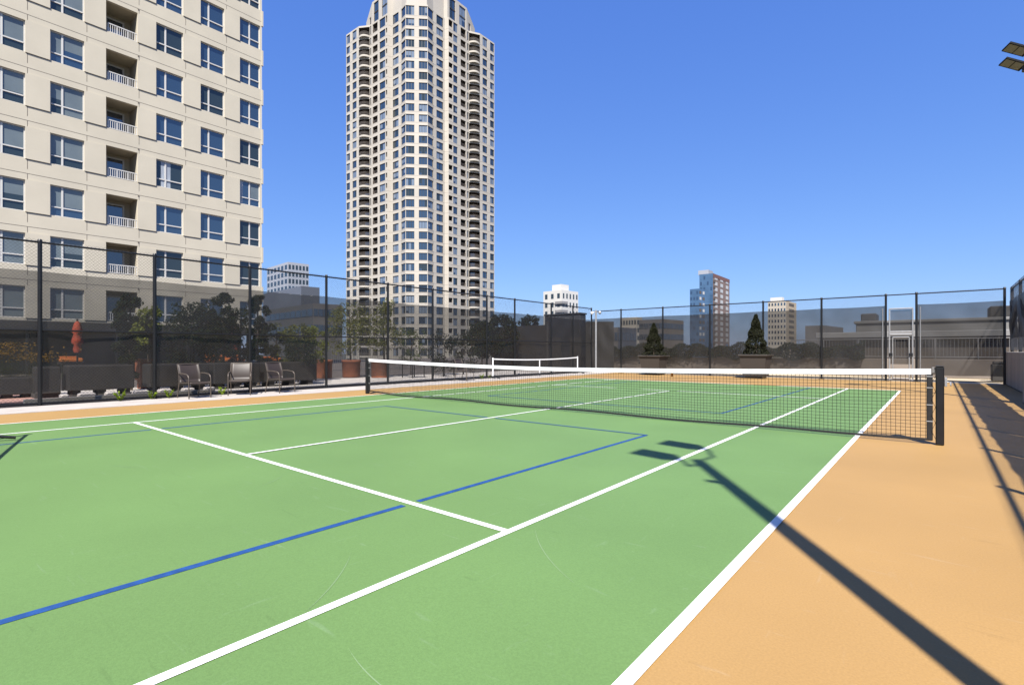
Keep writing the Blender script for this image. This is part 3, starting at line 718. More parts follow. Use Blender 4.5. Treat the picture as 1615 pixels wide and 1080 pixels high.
# service shed behind the left corner
sh = thing('equipment_enclosure', 'tall dark equipment enclosure behind the left fence corner', 'enclosure', (-12, 18.5, 0))
SHM = mat('shed_metal', (.028, .030, .036), rough=.6, var=.1, scale=2)
MB().box(-13.4, -10.7, 18.2, 18.9, 0, 3.52, bev=.03).build('body', SHM, sh)
MB().box(-13.45, -10.65, 18.15, 18.95, 3.523, 3.62, bev=.02).build('lid', SHM, sh)
for x in (-12.9, -11.4): MB().box(x, x + .8, 18.17, 18.199, .1, 2.1).build('door', PLANTER, sh)
a = Vector((*ground(775, 37), 0)); b = Vector((*ground(862, 33.5), 0)); c = Vector((*ground(968, 33.5), 0)); n_ = (FW * .15).to_2d()
for p, q, h, lab in ((a, b, height(514, 35), 'dark privacy wall under the round dark trees'), (b, c, height(507, 33.5), 'dark privacy wall reaching behind the silver camera pole')):
    m = MB(); p2, q2 = p.to_2d(), q.to_2d(); m.prism([p2[:], q2[:], (q2 + n_)[:], (p2 + n_)[:]], 0, h); quick('privacy_wall', m, PLANTER, lab, 'wall', 'dark privacy walls')

# low concrete building beyond the right end
CONCD = mat('grey_concrete', (.25, .24, .225), rough=.9, var=.15, scale=.9)
lb = thing('service_building', 'long low grey concrete building beyond the far railing at right', 'building', (6, 30, 0))
m = MB(); x0, y0 = 1.2, 27.5
m.box(2.6, 16, 28, 36, 0, 2.85, bev=.03); m.build('wall', CONCD, lb)
m = MB(); m.box(.6, 15.9, 27.2, 27.99, 2.0, 2.34, bev=.03); m.build('ledge', mat('pale_ledge', (.32, .31, .295), rough=.85), lb)
m = MB(); m.box(2.5, 16.1, 27.9, 36.1, 2.853, 3.02, bev=.03); m.build('parapet', CONCD, lb)
MB().box(.8, 15.8, 27.6, 27.995, 0, 1.99).build('recess', DARKIN, lb)
MB().box(2.7, 3.5, 29.5, 31.2, 3.02, 3.55, bev=.05).build('roof_unit', mat('roof_unit', (.10, .10, .11), rough=.6), lb)
m = MB(); m.box(8.6, 10.6, 29.5, 31.2, 3.02, 3.7, bev=.05); m.build('roof_unit', PLANTER, lb)
m = MB(); m.box(8.1, 8.75, 19.6, 20.2, 0.0, .7, bev=.04); m.box(8.15, 8.7, 19.65, 20.15, .702, .8, bev=.03)
quick('utility_bin', m, PLANTER, 'dark utility bin behind the right end of the far fence', 'bin')

# ------------------------------------------------------------------ facade helper
def wall_open(m, p, q, z0, z1, ops, dep, mi=0, mj=None):
    """wall p->q (left to right seen from outside) with rectangular openings (u0,u1,za,zb) and reveals of depth dep"""
    p = Vector((*p, 0)); q = Vector((*q, 0)); d = q - p; L = d.length; d.normalize(); inn = Vector((-d.y, d.x, 0))
    us = sorted(set([0, L] + [o[0] for o in ops] + [o[1] for o in ops])); zs = sorted(set([z0, z1] + [o[2] for o in ops] + [o[3] for o in ops]))
    W = lambda u, z, w=0: p + d * u + inn * w + Vector((0, 0, z))
    for a, b in zip(us[:-1], us[1:]):
        for c, e in zip(zs[:-1], zs[1:]):
            um, zm = (a + b) / 2, (c + e) / 2
            if any(o[0] < um < o[1] and o[2] < zm < o[3] for o in ops): continue
            m.quad(W(a, c), W(b, c), W(b, e), W(a, e), mi)
    mj = mi if mj is None else mj
    for (a, b, c, e) in [o[:4] for o in ops]:
        m.quad(W(a, c), W(a, c, dep), W(b, c, dep), W(b, c), mj); m.quad(W(a, e), W(b, e), W(b, e, dep), W(a, e, dep), mj)
        m.quad(W(a, c), W(a, e), W(a, e, dep), W(a, c, dep), mj); m.quad(W(b, c), W(b, c, dep), W(b, e, dep), W(b, e), mj)
    return W

# ------------------------------------------------------------------ left apartment building
FX = -34.0; YC = 9.28; YE = -16.0; PZ = 3.05
ab = thing('apartment_building', 'near beige apartment block with white framed windows at upper left', 'building', (FX, YC, 0))
cols = [('w', -14.6, -12.9), ('w', -11.7, -10.1), ('w', -8.4, -6.8), ('w', -5.62, -4.11), ('w', -3.04, -1.45), ('b', -.39, 1.28), ('w', 2.31, 3.93), ('w', 5.01, 6.61), ('w', 7.68, 9.2)]
wm = MB(); U = lambda y: y - YE
floors = list(range(-5, 5))
JJ = 1
for k in floors:
    zb = 18.4 + PZ * k; zt = 20.22 + PZ * k; z0, z1 = zb - .62, zb - .62 + PZ
    if k == -5: z0 = 2.62
    ops = []
    for (kind, a, b) in cols:
        ops.append((U(a), U(b), zb if kind == 'w' else zb - .03, zt) if kind == 'w' else (U(a), U(b), zb - .05, zt + .08))
    W = wall_open(wm, (FX, YE), (FX, YC), z0, z1, ops, .24)
    # projecting piers and joints
    edges = [YE] + [v for c in cols for v in c[1:]] + [YC]
    prs = [(edges[i], edges[i + 1]) for i in range(0, len(edges) - 2, 2)]
    for (a, b) in prs:
        if b - a < .2: continue
        wm.box(FX + .001, FX + .05, a + .0, b - .0, zb - .02, zt + .02, 0)
        wm.box(FX + .001, FX + .004, a, b, zb - .055, zb - .022, JJ)
    wm.box(FX + .001, FX + .005, YE, YC, zt + .36, zt + .385, JJ)
    for y in (-4.02, -1.33, 1.36, 4.08, 6.75):
        wm.box(FX + .001, FX + .006, y - .012, y + .012, zb - .60, zb - .06, JJ); wm.box(FX + .001, FX + .006, y - .012, y + .012, zt + .03, zt + .355, JJ)
    # corner bands overhang
    wm.box(FX - 1.8, FX + .06, YC + .001, YC + .14, zt + .04, zb - .02 + PZ, 0)
    # balcony recess
    a, b = -.39, 1.28; y0, y1 = a, b; D = 1.7; xz = FX - .24
    zf = zb - .05; zc = zt + .08
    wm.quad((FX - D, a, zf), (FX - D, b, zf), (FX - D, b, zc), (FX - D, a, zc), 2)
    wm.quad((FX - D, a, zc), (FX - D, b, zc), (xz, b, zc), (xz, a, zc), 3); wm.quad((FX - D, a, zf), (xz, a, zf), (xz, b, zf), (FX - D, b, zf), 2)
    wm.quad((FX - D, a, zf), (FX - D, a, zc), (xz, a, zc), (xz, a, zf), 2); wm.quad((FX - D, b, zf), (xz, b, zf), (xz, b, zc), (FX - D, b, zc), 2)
    # floor drain
    wm.box(FX + .002, FX + .02, b + .01, b + .09, zc + .2, zc + .28, JJ)
# other sides, roof, recessed base
zt_all = 18.4 + PZ * 4 - .62 + PZ
wm.quad((FX, YC, 2.62), (FX - 18, YC, 2.62), (FX - 18, YC, zt_all), (FX, YC, zt_all)); wm.quad((FX - 18, YC, 0), (FX - 18, YE, 0), (FX - 18, YE, zt_all), (FX - 18, YC, zt_all))
wm.quad((FX - 18, YE, 2.62), (FX, YE, 2.62), (FX, YE, zt_all), (FX - 18, YE, zt_all)); wm.quad((FX, YE, zt_all), (FX, YC, zt_all), (FX - 18, YC, zt_all), (FX - 18, YE, zt_all))
wm.quad((FX, YE, 2.62), (FX - 18, YE, 2.62), (FX - 18, YC, 2.62), (FX, YC, 2.62), 2)
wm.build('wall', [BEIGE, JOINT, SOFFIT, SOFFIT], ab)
MB().box(FX - 17, FX - 2.4, YE + .5, YC - .6, 0, 2.61).build('ground_storey', mat('base_wall', (.20, .19, .18), rough=.8, var=.15, scale=.7), ab)
MB().box(FX + .02, FX + 3.2, YE, YC - 1.5, 2.36, 2.86, bev=.03).build('canopy', mat('canopy_dark', (.05, .047, .045), rough=.6), ab)
for y in (-12, -8, -4.4, -.5, 3.2, 7): MB().tube([(FX + 3, y, 0), (FX + 3, y, 2.36)], .11, 10).build('column', BLACKM, ab)
def apt_window(a, b, za, zb, kind):
    x = FX - .16; m = MB(); fr = .055
    mull = a + (b - a) * (.36 if kind != 'corner' else .5)
    tr = za + (zb - za) * .30
    m.box(x - .05, x + .05, a, a + fr, za, zb); m.box(x - .05, x + .05, b - fr, b, za, zb)
    m.box(x - .05, x + .05, a + fr, b - fr, za, za + fr); m.box(x - .05, x + .05, a + fr, b - fr, zb - fr, zb)
    m.box(x - .045, x + .055, mull - .045, mull + .045, za + fr, zb - fr)
    m.box(x - .04, x + .06, a + fr, mull - .045, tr - .035, tr + .035); m.box(x - .04, x + .06, mull + .045, b - fr, tr - .035, tr + .035)
    w = m.build('window', WFRAME, ab)
    g = MB(); g.quad((x, a + fr, za + fr), (x, b - fr, za + fr), (x, b - fr, zb - fr), (x, a + fr, zb - fr)); g.build('pane', GLASS3 if (b < 0 and random.random() < .8) or random.random() < .15 else GLASS, w)
    r = random.random()
    if r < (.9 if b < 0 else .26):
        for (c, e) in ((a + fr, mull - .045), (mull + .045, b - fr)):
            dz = random.choice((.3, .3, .34, .02, .02, .5))
            zl = za + fr + (zb - za - 2 * fr) * dz
            mm = BLIND if b < 2 or random.random() < .3 else CURT
            if mm is CURT: cc, ee, zl = (c, c + (e - c) * random.uniform(.2, .4), za + fr) if random.random() < .5 else (e - (e - c) * random.uniform(.2, .45), e, za + fr)
            else: cc, ee = c, e
            g = MB(); g.quad((x + .004, cc, zl), (x + .004, ee, zl), (x + .004, ee, zb - fr), (x + .004, cc, zb - fr)); g.build('blind' if mm is BLIND else 'curtain', mm, w)
for k in floors:
    zb = 18.4 + PZ * k; zt = 20.22 + PZ * k
    for (kind, a, b) in cols:
        if kind == 'w': apt_window(a, b, zb, zt, 'corner' if a > 7 else '')
        else:
            x = FX - 1.69; m = MB(); m.box(x, x + .06, a + .32, a + .42, zb - .05, zt - .1); m.box(x, x + .06, b - .42, b - .32, zb - .05, zt - .1); m.box(x, x + .06, a + .42, b - .42, zt - .2, zt - .1)
            dr = m.build('balcony_door', WFRAME, ab); g = MB(); g.quad((x + .03, a + .42, zb - .04), (x + .03, b - .42, zb - .04), (x + .03, b - .42, zt - .2), (x + .03, a + .42, zt - .2)); g.build('pane', GLASS, dr)
            m = MB(); x = FX - .10
            m.box(x - .025, x + .025, a + .12, b - .01, zb + .50, zb + .56); m.box(x - .02, x + .02, a + .12, b - .01, zb + .0, zb + .04)
            n = 13
            for i in range(n + 1):
                yy = a + .14 + (b - a - .18) * i / n; m.box(x - .013, x + .013, yy - (.03 if i in (0, 4, 9, n) else .014), yy + (.03 if i in (0, 4, 9, n) else .014), zb + .04, zb + .5)
            m.build('balcony_railing', WFRAME, ab)
# glazed return at the corner
for k in floors:
    zb = 18.4 + PZ * k; zt = 20.22 + PZ * k
    m = MB(); m.box(FX - 1.5, FX - .12, YC + .004, YC + .03, zb, zt); m.box(FX - .119, FX + .0, YC + .004, YC + .06, zb - .02, zt + .04)
    m.build('corner_glazing', [WFRAME], ab)

# ------------------------------------------------------------------ tall stone tower
SUMM = -20.5
def mir(p): return (SUMM - p[1], SUMM - p[0])
TW = thing('apartment_tower', 'tallest pale stone tower with bay windows and curved balconies, at centre left', 'tower', (-105, 82, -20))
Lp = [(-130.1, 78.2), (-123.6, 78.2), (-120.7, 79.9), (-112.5, 79.9), (-112.1, 81.1), (-108.0, 81.1), (-105.3, 80.5)]
Rp = [mir(p) for p in Lp[::-1]]
poly = Lp + Rp
FH = 2.9; ZC = 53.0; KMAX = 14; KMIN = -21
wl = MB(); big = []; small = []; bal_big = []; bal_small = []
def win_mesh(W, u0, u1, za, zb, w, mull):
    m = MB(); rnd = random.random()
    gm = 0 if rnd < .54 else (1 if rnd < .86 else 2)
    us_ = [u0 + (u1 - u0) * i / (mull + 1) for i in range(mull + 2)]
    for a, b in zip(us_[:-1], us_[1:]):
        g2 = gm if random.random() < .72 else random.choice((0, 0, 1, 2)); zm = za + (zb - za) * random.choice((0, 0, .35))
        if zm > za: m.quad(W(a, za, w), W(b, za, w), W(b, zm, w), W(a, zm, w), 0)
        m.quad(W(a, zm, w), W(b, zm, w), W(b, zb, w), W(a, zb, w), g2)
    fr = .09
    def bar(a, b, c, e): m.quad(W(a, c, w - .06), W(b, c, w - .06), W(b, e, w - .06), W(a, e, w - .06), 3)
    bar(u0, u0 + fr, za, zb); bar(u1 - fr, u1, za, zb); bar(u0 + fr, u1 - fr, za, za + fr); bar(u0 + fr, u1 - fr, zb - fr, zb)
    for i in range(1, mull + 1):
        u = u0 + (u1 - u0) * i / (mull + 1); bar(u - .05, u + .05, za + fr, zb - fr)
    return m
TM = [GLASS, GLASS2, GLASS3, DFRAME]
segs = [(0, 1, [('w', .02, .30, 1), ('w', .50, .82, 1)]), (1, 2, [('B', .0, 1., 0)]), (2, 3, [('w', .02, .09, 0), ('b', .17, .46, 0), ('w', .57, .89, 1), ('n', .92, 1., 0)]), (3, 4, []), (4, 5, [('w', .14, .76, 1)]), (5, 6, [('bay', .10, 1., 1)])]
nseg = len(poly) - 1
allsegs = []
for (i, j, ops) in segs:
    allsegs.append((poly[i], poly[j], ops))
allsegs.append((poly[6], poly[7], [('bay', .0, .40, 2), ('bay', .60, 1., 2)]))
for (i, j, ops) in segs[::-1]:
    if i == 2:
        allsegs.append((mir(poly[3]), mir(poly[2]), [('n', .0, .19, 0), ('w', .22, .43, 1), ('b', .58, .84, 0), ('w', .91, .985, 0)])); continue
    allsegs.append((mir(poly[j]), mir(poly[i]), [(o[0], 1 - o[2], 1 - o[1], o[3]) for o in ops[::-1]]))
NB = len(allsegs)
for k in range(KMIN, KMAX + 1):
    zc = ZC + FH * k; z0, z1 = zc - FH / 2 - .1, zc + FH / 2 - .1
    for si, (p, q, ops) in enumerate(allsegs):
        L = math.dist(p, q); inner = 2 <= si <= NB - 3
        if k == KMAX and not inner: z1e = 95.6
        else: z1e = z1
        tops = .95 if k < KMAX else 1.5
        if k == KMAX: z1e = 95.6
        od = []
        for (kind, f0, f1, mu) in ops:
            za, zb = zc - 1.02, zc + tops + .06
            if kind in ('B', 'b', 'n'): za, zb = (zc - 1.05 if kind == 'B' else zc - 1.0), zc + tops
            od.append((L * f0, L * f1, za, zb))
        dep = .22 if not any(o[0] == 'B' for o in ops) else .05
        if any(o[0] == 'b' for o in ops): dep = .22
        W = wall_open(wl, p, q, z0, z1e, od, dep, 0)
        # string course joint
        for (a, b) in ((0, L),): wl.quad(W(a, zc - 1.22, -.012), W(b, zc - 1.22, -.012), W(b, zc - 1.17, -.012), W(a, zc - 1.17, -.012), 1)
        for (kind, f0, f1, mu), o in zip(ops, od):
            if kind in ('w', 'bay'):
                mm = win_mesh(W, o[0], o[1], o[2], o[3], .2, mu); (big if kind == 'bay' else small).append((zc, mm))
            elif kind == 'B':
                # curved balcony: dark recess, bowed slab and parapet
                d = 2.0; m = MB()
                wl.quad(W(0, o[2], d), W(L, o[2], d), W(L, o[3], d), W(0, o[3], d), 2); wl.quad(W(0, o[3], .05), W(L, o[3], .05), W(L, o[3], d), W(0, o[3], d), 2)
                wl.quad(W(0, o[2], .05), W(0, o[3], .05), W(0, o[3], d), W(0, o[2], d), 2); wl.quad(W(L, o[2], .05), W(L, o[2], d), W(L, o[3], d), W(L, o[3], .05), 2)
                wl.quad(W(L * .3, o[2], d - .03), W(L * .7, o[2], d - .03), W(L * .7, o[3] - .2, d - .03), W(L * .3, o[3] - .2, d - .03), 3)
                n = 10; arc = [(L * t / n, -.95 * math.sin(math.pi * t / n) ** .8) for t in range(n + 1)]
                for (a, b) in zip(arc[:-1], arc[1:]):
                    wl.quad(W(a[0], zc - 1.55, a[1]), W(b[0], zc - 1.55, b[1]), W(b[0], zc - 1.02, b[1]), W(a[0], zc - 1.02, a[1]), 0)
                    wl.add([W(a[0], zc - 1.55, a[1]), W(b[0], zc - 1.55, b[1]), W(b[0], zc - 1.55, .1), W(a[0], zc - 1.55, .1)], ((3, 2, 1, 0),), 0)
                    wl.add([W(a[0], zc - 1.02, a[1]), W(b[0], zc - 1.02, b[1]), W(b[0], zc - 1.02, .1), W(a[0], zc - 1.02, .1)], ((0, 1, 2, 3),), 0)
                    for zz in (zc - .10, zc - .55): m.tube([W(a[0], zz, a[1] + .05), W(b[0], zz, b[1] + .05)], .04, 4)
                    m.tube([W(a[0], zc - 1.0, a[1] + .05), W(a[0], zc - .1, a[1] + .05)], .03, 4)
                    m.tube([W((a[0] + b[0]) / 2, zc - 1.0, (a[1] + b[1]) / 2 + .05), W((a[0] + b[0]) / 2, zc - .1, (a[1] + b[1]) / 2 + .05)], .03, 4)
                bal_big.append((zc, m))
            else:
                d = 1.3; a, b = o[0], o[1]
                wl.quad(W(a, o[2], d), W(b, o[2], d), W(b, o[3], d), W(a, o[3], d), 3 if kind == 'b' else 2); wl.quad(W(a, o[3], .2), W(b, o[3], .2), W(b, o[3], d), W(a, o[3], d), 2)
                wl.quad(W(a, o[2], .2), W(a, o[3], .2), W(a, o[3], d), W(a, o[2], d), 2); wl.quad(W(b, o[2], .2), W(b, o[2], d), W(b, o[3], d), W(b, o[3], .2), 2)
                m = MB(); m.tube([W(a, zc - .15, .03), W(b, zc - .15, .03)], .04, 4)
                for i in range(7): u = a + (b - a) * (i + .5) / 7; m.tube([W(u, zc - 1., .03), W(u, zc - .15, .03)], .025, 4)
                if kind == 'b': bal_small.append((zc, m))
                else:
                    for t_ in (0, 1): wl.quad(W(a, zc - 1., .04 + .03 * t_), W(b, zc - 1., .04 + .03 * t_), W(b, zc - .35, .04 + .03 * t_), W(a, zc - .35, .04 + .03 * t_), 0)
# body behind and roof, crown
end = mir(poly[0])
for (a, b) in ((poly[-1], (poly[-1][0] - 32, poly[-1][1])), ((poly[0][0], poly[0][1] + 32), poly[0])):
    wl.quad((*a, -20), (*b, -20), (*b, 95.6), (*a, 95.6))
wl.add([(*p, 95.6) for p in poly] + [(end[0] - 32, end[1], 95.6), (poly[0][0], poly[0][1] + 32, 95.6)], (tuple(range(len(poly) + 2)),))
wl.add([(*p, KMIN * FH + ZC - 1.55) for p in poly] + [(*p, -20) for p in poly[::-1]], ((0, 1, len(poly) * 2 - 2, len(poly) * 2 - 1),))
cr = [(-125.4, 82.0), (-120.6, 80.7), (-112.4, 80.3), (-112.0, 81.4), (-108.0, 81.4), (-105.2, 80.8)]
crp = cr + [mir(p) for p in cr[::-1]]
cz = [99.2, 102.6] + [102.6] * (len(crp) - 4) + [102.6, 99.2]
for ci, (p, q) in enumerate(zip(crp[:-1], crp[1:])):
    L = math.dist(p, q); za, zb = cz[ci], cz[ci + 1]; zl = min(za, zb)
    ops = []
    if ci in (1, len(crp) - 3): ops = [(L * .10, L * .40, 96.1, 101.9), (L * .60, L * .93, 96.1, 101.9)]
    if ci in (0, len(crp) - 2): ops = [(L * .55, L * .80, 96.1, 99.0)] if ci == 0 else [(L * .2, L * .45, 96.1, 99.0)]
    W = wall_open(wl, p, q, 95.605, zl, ops, .25)
    if za != zb: wl.add([W(0, zl), W(L, zl), W(L if zb > za else 0, max(za, zb))], ((0, 1, 2),), 0)
    for o in ops: small.append((97.5, win_mesh(W, o[0], o[1], o[2], o[3], .22, 1)))
wl.add([(*p, 99.1) for p in crp] + [(-125.4, 104.9, 99.1)], (tuple(range(len(crp) + 1)),))
for (p, q) in ((crp[-1], (-125.4, 104.9)), ((-125.4, 104.9), crp[0])): wl.quad((*p, 95.6), (*q, 95.6), (*q, 99.2), (*p, 99.2))
pr2 = [(-118.0, 82.5), (-113.5, 82.0), (-109, 82.6), (-105.5, 82.0)]; pr2 = pr2 + [mir(p) for p in pr2[::-1]]
wl.prism(pr2 + [(-104, 98), (-116, 98)], 99.11, 106)
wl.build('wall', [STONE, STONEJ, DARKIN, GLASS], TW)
big.sort(key=lambda t: abs(t[0] - 50)); small.sort(key=lambda t: abs(t[0] - 60))
for zc, m in big[:60]: m.build('bay_window', TM, TW)
for zc, m in small[:40]: m.build('window', TM, TW)
def merge(lst):
    r = MB()
    for zc, m in lst:
        o = len(r.v); r.v += m.v; r.f += [tuple(o + i for i in f) for f in m.f]; r.m += m.m; r.sm += m.sm
    return r
o = merge(big[60:]).build('bay_window', TM, TW); o['kind'] = 'stuff'
o = merge(small[40:]).build('window', TM, TW); o['kind'] = 'stuff'
RAILD = mat('balcony_rail', (.17, .14, .115), rough=.5)
for zc, m in bal_big: m.build('balcony_railing', RAILD, TW)
o = merge(bal_small).build('loggia_railing', RAILD, TW); o['kind'] = 'stuff'

# ------------------------------------------------------------------ distant city buildings
def city_block(name, label, pxa, pxc, pxb, depth, top, wl_l, wl_r, grid_l, grid_r, base=-20, g1=GLASS, wfrac=.62, hfrac=.55, fh=3.1, zlow=0, skipl=False, cat='building', balc=None, angle=45):
    """corner building: left face from pxa to pxc, right face pxc to pxb; returns thing"""
    cx, cy = ground(pxc, depth); zt = height(top, depth)
    # face directions: left face recedes to the left, right face to the right
    al = RAD(angle); ld = (-RT * math.cos(al) + FW * math.sin(al)); rd = (RT * math.sin(al) + FW * math.cos(al))
    def hit(px, d):
        k = (px - 807.5) / FPX; r0 = (Vector((cx, cy, 0)) - CAM).dot(RT); f0 = depth
        t = (k * f0 - r0) / (d.dot(RT) - k * d.dot(FW)); return t
    Ll = hit(pxa, ld); Lr = hit(pxb, rd); C0 = Vector((cx, cy, 0)); A = C0 + ld * Ll; B = C0 + rd * Lr; D = A + rd * Lr
    t = thing(name, label, cat, (cx, cy, base))
    m = MB()
    for (p, q, mi) in ((A, C0, 0), (C0, B, 1), (B, D, 1), (D, A, 0)):
        m.quad((p.x, p.y, base), (q.x, q.y, base), (q.x, q.y, zt), (p.x, p.y, zt), mi)
    m.quad((A.x, A.y, zt), (C0.x, C0.y, zt), (B.x, B.y, zt), (D.x, D.y, zt), 1)
    m.build('wall', [wl_l, wl_r], t)
    nfl = int((zt - zlow - 1.2) / fh); cnt = 0; rest = MB()
    for (p, q, n, f) in ((A, C0, grid_l, 0), (C0, B, grid_r, 1)):
        if not n: continue
        d = (q - p); L = d.length; d.normalize(); o = Vector((d.y, -d.x, 0)) * .08
        for r in range(nfl):
            z = zt - 1.2 - fh * r
            for c in range(n):
                u0 = L * (c + .5 - wfrac / 2) / n; u1 = L * (c + .5 + wfrac / 2) / n; a, b = p + d * u0 + o, p + d * u1 + o
                mm = MB(); mm.quad((a.x, a.y, z - fh * hfrac), (b.x, b.y, z - fh * hfrac), (b.x, b.y, z), (a.x, a.y, z))
                gm = g1 if not isinstance(g1, (list, tuple)) else (g1[f] if not isinstance(g1[f], (list, tuple)) else random.choice(g1[f]))
                if cnt < 90: mm.build('window', gm, t); cnt += 1
                else: rest.add(mm.v, mm.f, 0)
    if rest.f: o_ = rest.build('window', GLASS if not isinstance(g1, (list, tuple)) else GLASS, t); o_['kind'] = 'stuff'
    return t, C0, ld, rd, Ll, Lr, zt
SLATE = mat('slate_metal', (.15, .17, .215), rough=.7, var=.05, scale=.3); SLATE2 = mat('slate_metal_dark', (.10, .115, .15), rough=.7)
PALEG = mat('pale_grid', (.40, .42, .47), rough=.7); WHITEB = mat('white_render', (.72, .70, .66), rough=.8); BROWNB = mat('brown_brick', (.24, .165, .14), rough=.85, var=.12, scale=.4)
BLUEG = mat('blue_curtain_wall', (.075, .145, .25), rough=.12, ior=1.8, var=.25, scale=.12); BLUEG2 = mat('blue_pane', (.03, .06, .12), rough=.05, ior=2.)
TANB = mat('tan_concrete', (.50, .40, .28), rough=.85); GREYB = mat('grey_cladding', (.19, .175, .165), rough=.8); CREAMB = mat('cream_render', (.60, .53, .43), rough=.85)
PW = mat('pane_white', (.62, .60, .56), rough=.4)
city_block('office_tower', 'grey white gridded tower behind the slate block, left of the stone tower', 421, 454, 487, 240, 413, PALEG, PALEG, 6, 6, g1=GLASS3, fh=3.3, wfrac=.6, hfrac=.62)
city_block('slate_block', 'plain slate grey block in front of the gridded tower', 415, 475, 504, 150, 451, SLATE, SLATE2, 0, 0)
city_block('office_block', 'dark low office block with banded windows behind the left shrubs', 420, 494, 540, 110, 478, mat('dark_bands', (.12, .12, .125), rough=.8), GREYB, 9, 6, g1=GLASS, fh=3.4, wfrac=.9, hfrac=.45)
wb = city_block('apartment_block', 'white apartment block with stepped top, right of the stone tower', 857, 886, 912, 190, 457, WHITEB, WHITEB, 3, 5, g1=GLASS3, fh=3.2, wfrac=.42, hfrac=.55)
t, C0, ld, rd, Ll, Lr, zt = wb
m = MB(); c = C0 + ld * Ll * .3 + rd * Lr * .3
m.prism([(c + ld * a + rd * b).to_2d()[:] for a, b in ((0, 0), (0, 4.5), (4.5, 4.5), (4.5, 0))], zt - .1, zt + 2.6); m.build('penthouse', WHITEB, t)
for k in range(5):
    m = MB(); z = zt - 4.2 - 3.2 * k; cc = C0 - (ld + rd) * .6
    m.prism([(cc + ld * a + rd * b).to_2d()[:] for a, b in ((0, 0), (0, 3.4), (3.4, 3.4), (3.4, 0))], z - .9, z); m.build('balcony', mat('balcony_grey', (.30, .29, .29), rough=.7), t)
def glass_tower():
    r = city_block('glass_tower', 'blue glass and brown brick tower beyond the far fence', 1103, 1124.5, 1150.5, 300, 431, BLUEG, BROWNB, 4, 3, g1=[[BLUEG2, BLUEG], PW], fh=3.3, wfrac=.5, hfrac=.62, angle=38)
    t, C0, ld, rd, Ll, Lr, zt = r
    m = MB()
    for k in range(int((zt + 10) / 3.3)):
        z = zt - 3.8 - 3.3 * k; p = C0 + ld * .2 - rd * .15; q = C0 + ld * (Ll * .0) + rd * 4.2; o = Vector((rd.y, -rd.x, 0)) * .25
        a, b = C0 + rd * .6 + o, C0 + rd * 4.0 + o
        m.quad((a.x, a.y, z - 1.5), (b.x, b.y, z - 1.5), (b.x, b.y, z), (a.x, a.y, z))
    m.build('balcony_slots', DARKIN, t)
    c = C0 + ld * 3 + rd * 1.5
    m = MB(); m.prism([(c + ld * a + rd * b).to_2d()[:] for a, b in ((0, 0), (0, 9), (6, 9), (6, 0))], zt - .1, zt + 2.6); m.build('roof_plant', PALEG, t)
    c = C0 - rd * .3
    m = MB(); o = Vector((rd.y, -rd.x, 0)) * .12; a, b = C0 + o, C0 + rd * Lr + o
    m.quad((a.x, a.y, zt - 2.2), (b.x, b.y, zt - 2.2), (b.x, b.y, zt), (a.x, a.y, zt)); m.build('cornice', mat('red_cornice', (.21, .10, .085), rough=.8), t)
    return t
glass_tower()
city_block('glass_tower', 'lower blue glass wing standing left of the brown brick tower', 1088, 1102, 1112, 285, 455, BLUEG, BLUEG, 3, 2, g1=[[BLUEG2, BLUEG], [DARKIN, PW]], fh=3.3, wfrac=.6, hfrac=.5)
bt = city_block('office_tower', 'beige office tower with square windows beyond the far fence', 1211, 1240, 1256, 330, 474, CREAMB, TANB, 6, 1, g1=[GLASS, DARKIN], fh=3.6, wfrac=.5, hfrac=.5, angle=42)
t, C0, ld, rd, Ll, Lr, zt = bt
m = MB(); c = C0 + ld * 3 + rd * 2; m.prism([(c + ld * a + rd * b).to_2d()[:] for a, b in ((0, 0), (0, 5), (7, 5), (7, 0))], zt - .1, zt + 2.6); m.build('penthouse', WHITEB, t)
city_block('apartment_block', 'low beige apartment block left of the curved grey offices', 978, 1004, 1013, 210, 500, CREAMB, CREAMB, 6, 2, g1=GLASS3, fh=3.2)
city_block('office_block', 'grey banded office block behind the first conical shrub', 1008, 1046, 1078, 160, 503, GREYB, mat('tan_grey', (.22, .185, .155), rough=.8), 5, 6, g1=GLASS, fh=3.4, wfrac=.92, hfrac=.5)
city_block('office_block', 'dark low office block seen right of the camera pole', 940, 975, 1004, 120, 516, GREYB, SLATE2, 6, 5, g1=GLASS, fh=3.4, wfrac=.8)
city_block('service_block', 'grey plant building over the low roofs near the right', 1270, 1300, 1330, 60, 513, GREYB, GREYB, 0, 0)

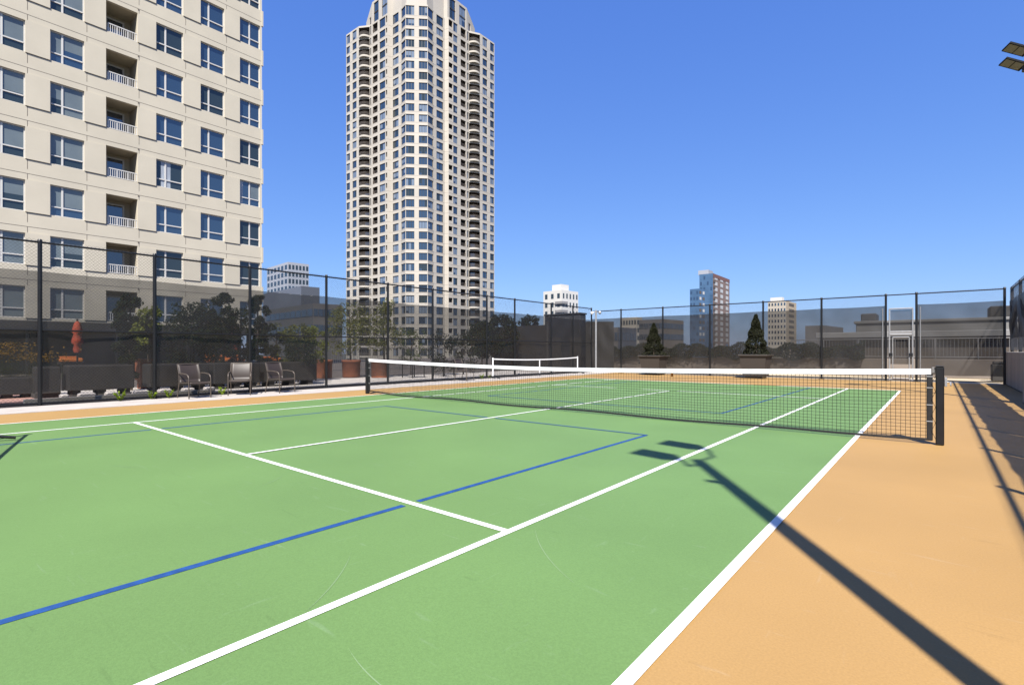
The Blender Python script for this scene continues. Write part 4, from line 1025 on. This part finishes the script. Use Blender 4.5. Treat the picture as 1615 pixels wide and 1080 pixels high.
# ------------------------------------------------------------------ world, sun, camera
EL = RAD(51.0); SD = Vector((.567, -.823, 0)).normalized()
w = bpy.data.worlds.new('World'); S.world = w; w.use_nodes = True
nt = w.node_tree; bg = nt.nodes['Background']
sky = nt.nodes.new('ShaderNodeTexSky'); sky.sky_type = 'NISHITA'; sky.sun_disc = False
sky.sun_elevation = EL; sky.sun_rotation = math.atan2(SD.x, SD.y); sky.air_density = 1.0; sky.dust_density = .35; sky.ozone_density = 3.0; sky.altitude = 100
sep = nt.nodes.new('ShaderNodeSeparateColor'); com = nt.nodes.new('ShaderNodeCombineColor'); nt.links.new(sky.outputs[0], sep.inputs[0])
for ch, (raw0, tgt, pw) in enumerate(((.915, .585, .80), (1.596, 1.41, .66), (3.03, 4.30, .36))):
    dv = nt.nodes.new('ShaderNodeMath'); dv.operation = 'DIVIDE'; dv.inputs[1].default_value = raw0
    po = nt.nodes.new('ShaderNodeMath'); po.operation = 'POWER'; po.inputs[1].default_value = pw
    mu = nt.nodes.new('ShaderNodeMath'); mu.operation = 'MULTIPLY'; mu.inputs[1].default_value = tgt
    nt.links.new(sep.outputs[ch], dv.inputs[0]); nt.links.new(dv.outputs[0], po.inputs[0]); nt.links.new(po.outputs[0], mu.inputs[0]); nt.links.new(mu.outputs[0], com.inputs[ch])
nt.links.new(com.outputs[0], bg.inputs['Color']); bg.inputs['Strength'].default_value = .075
sl = bpy.data.lights.new('sun', 'SUN'); sl.energy = 5.0; sl.angle = RAD(.53); sl.color = (1.0, .955, .89)
so = bpy.data.objects.new('sun', sl); COL.objects.link(so)
so.rotation_euler = (-(SD * math.cos(EL) + Vector((0, 0, math.sin(EL))))).to_track_quat('-Z', 'Y').to_euler(); so.location = (20, -30, 40)
cam = bpy.data.cameras.new('camera'); co = bpy.data.objects.new('camera', cam); COL.objects.link(co)
co.location = CAM; co.rotation_euler = (RAD(90), 0, -YAW)
cam.sensor_fit = 'HORIZONTAL'; cam.sensor_width = 36; cam.lens = FPX / 1615 * 36; cam.shift_y = 12.86 / 1615
cam.clip_start = .05; cam.clip_end = 6000
S.camera = co
S.view_settings.view_transform = 'Standard'; S.view_settings.look = 'None'; S.view_settings.exposure = 1.267; S.view_settings.gamma = 1
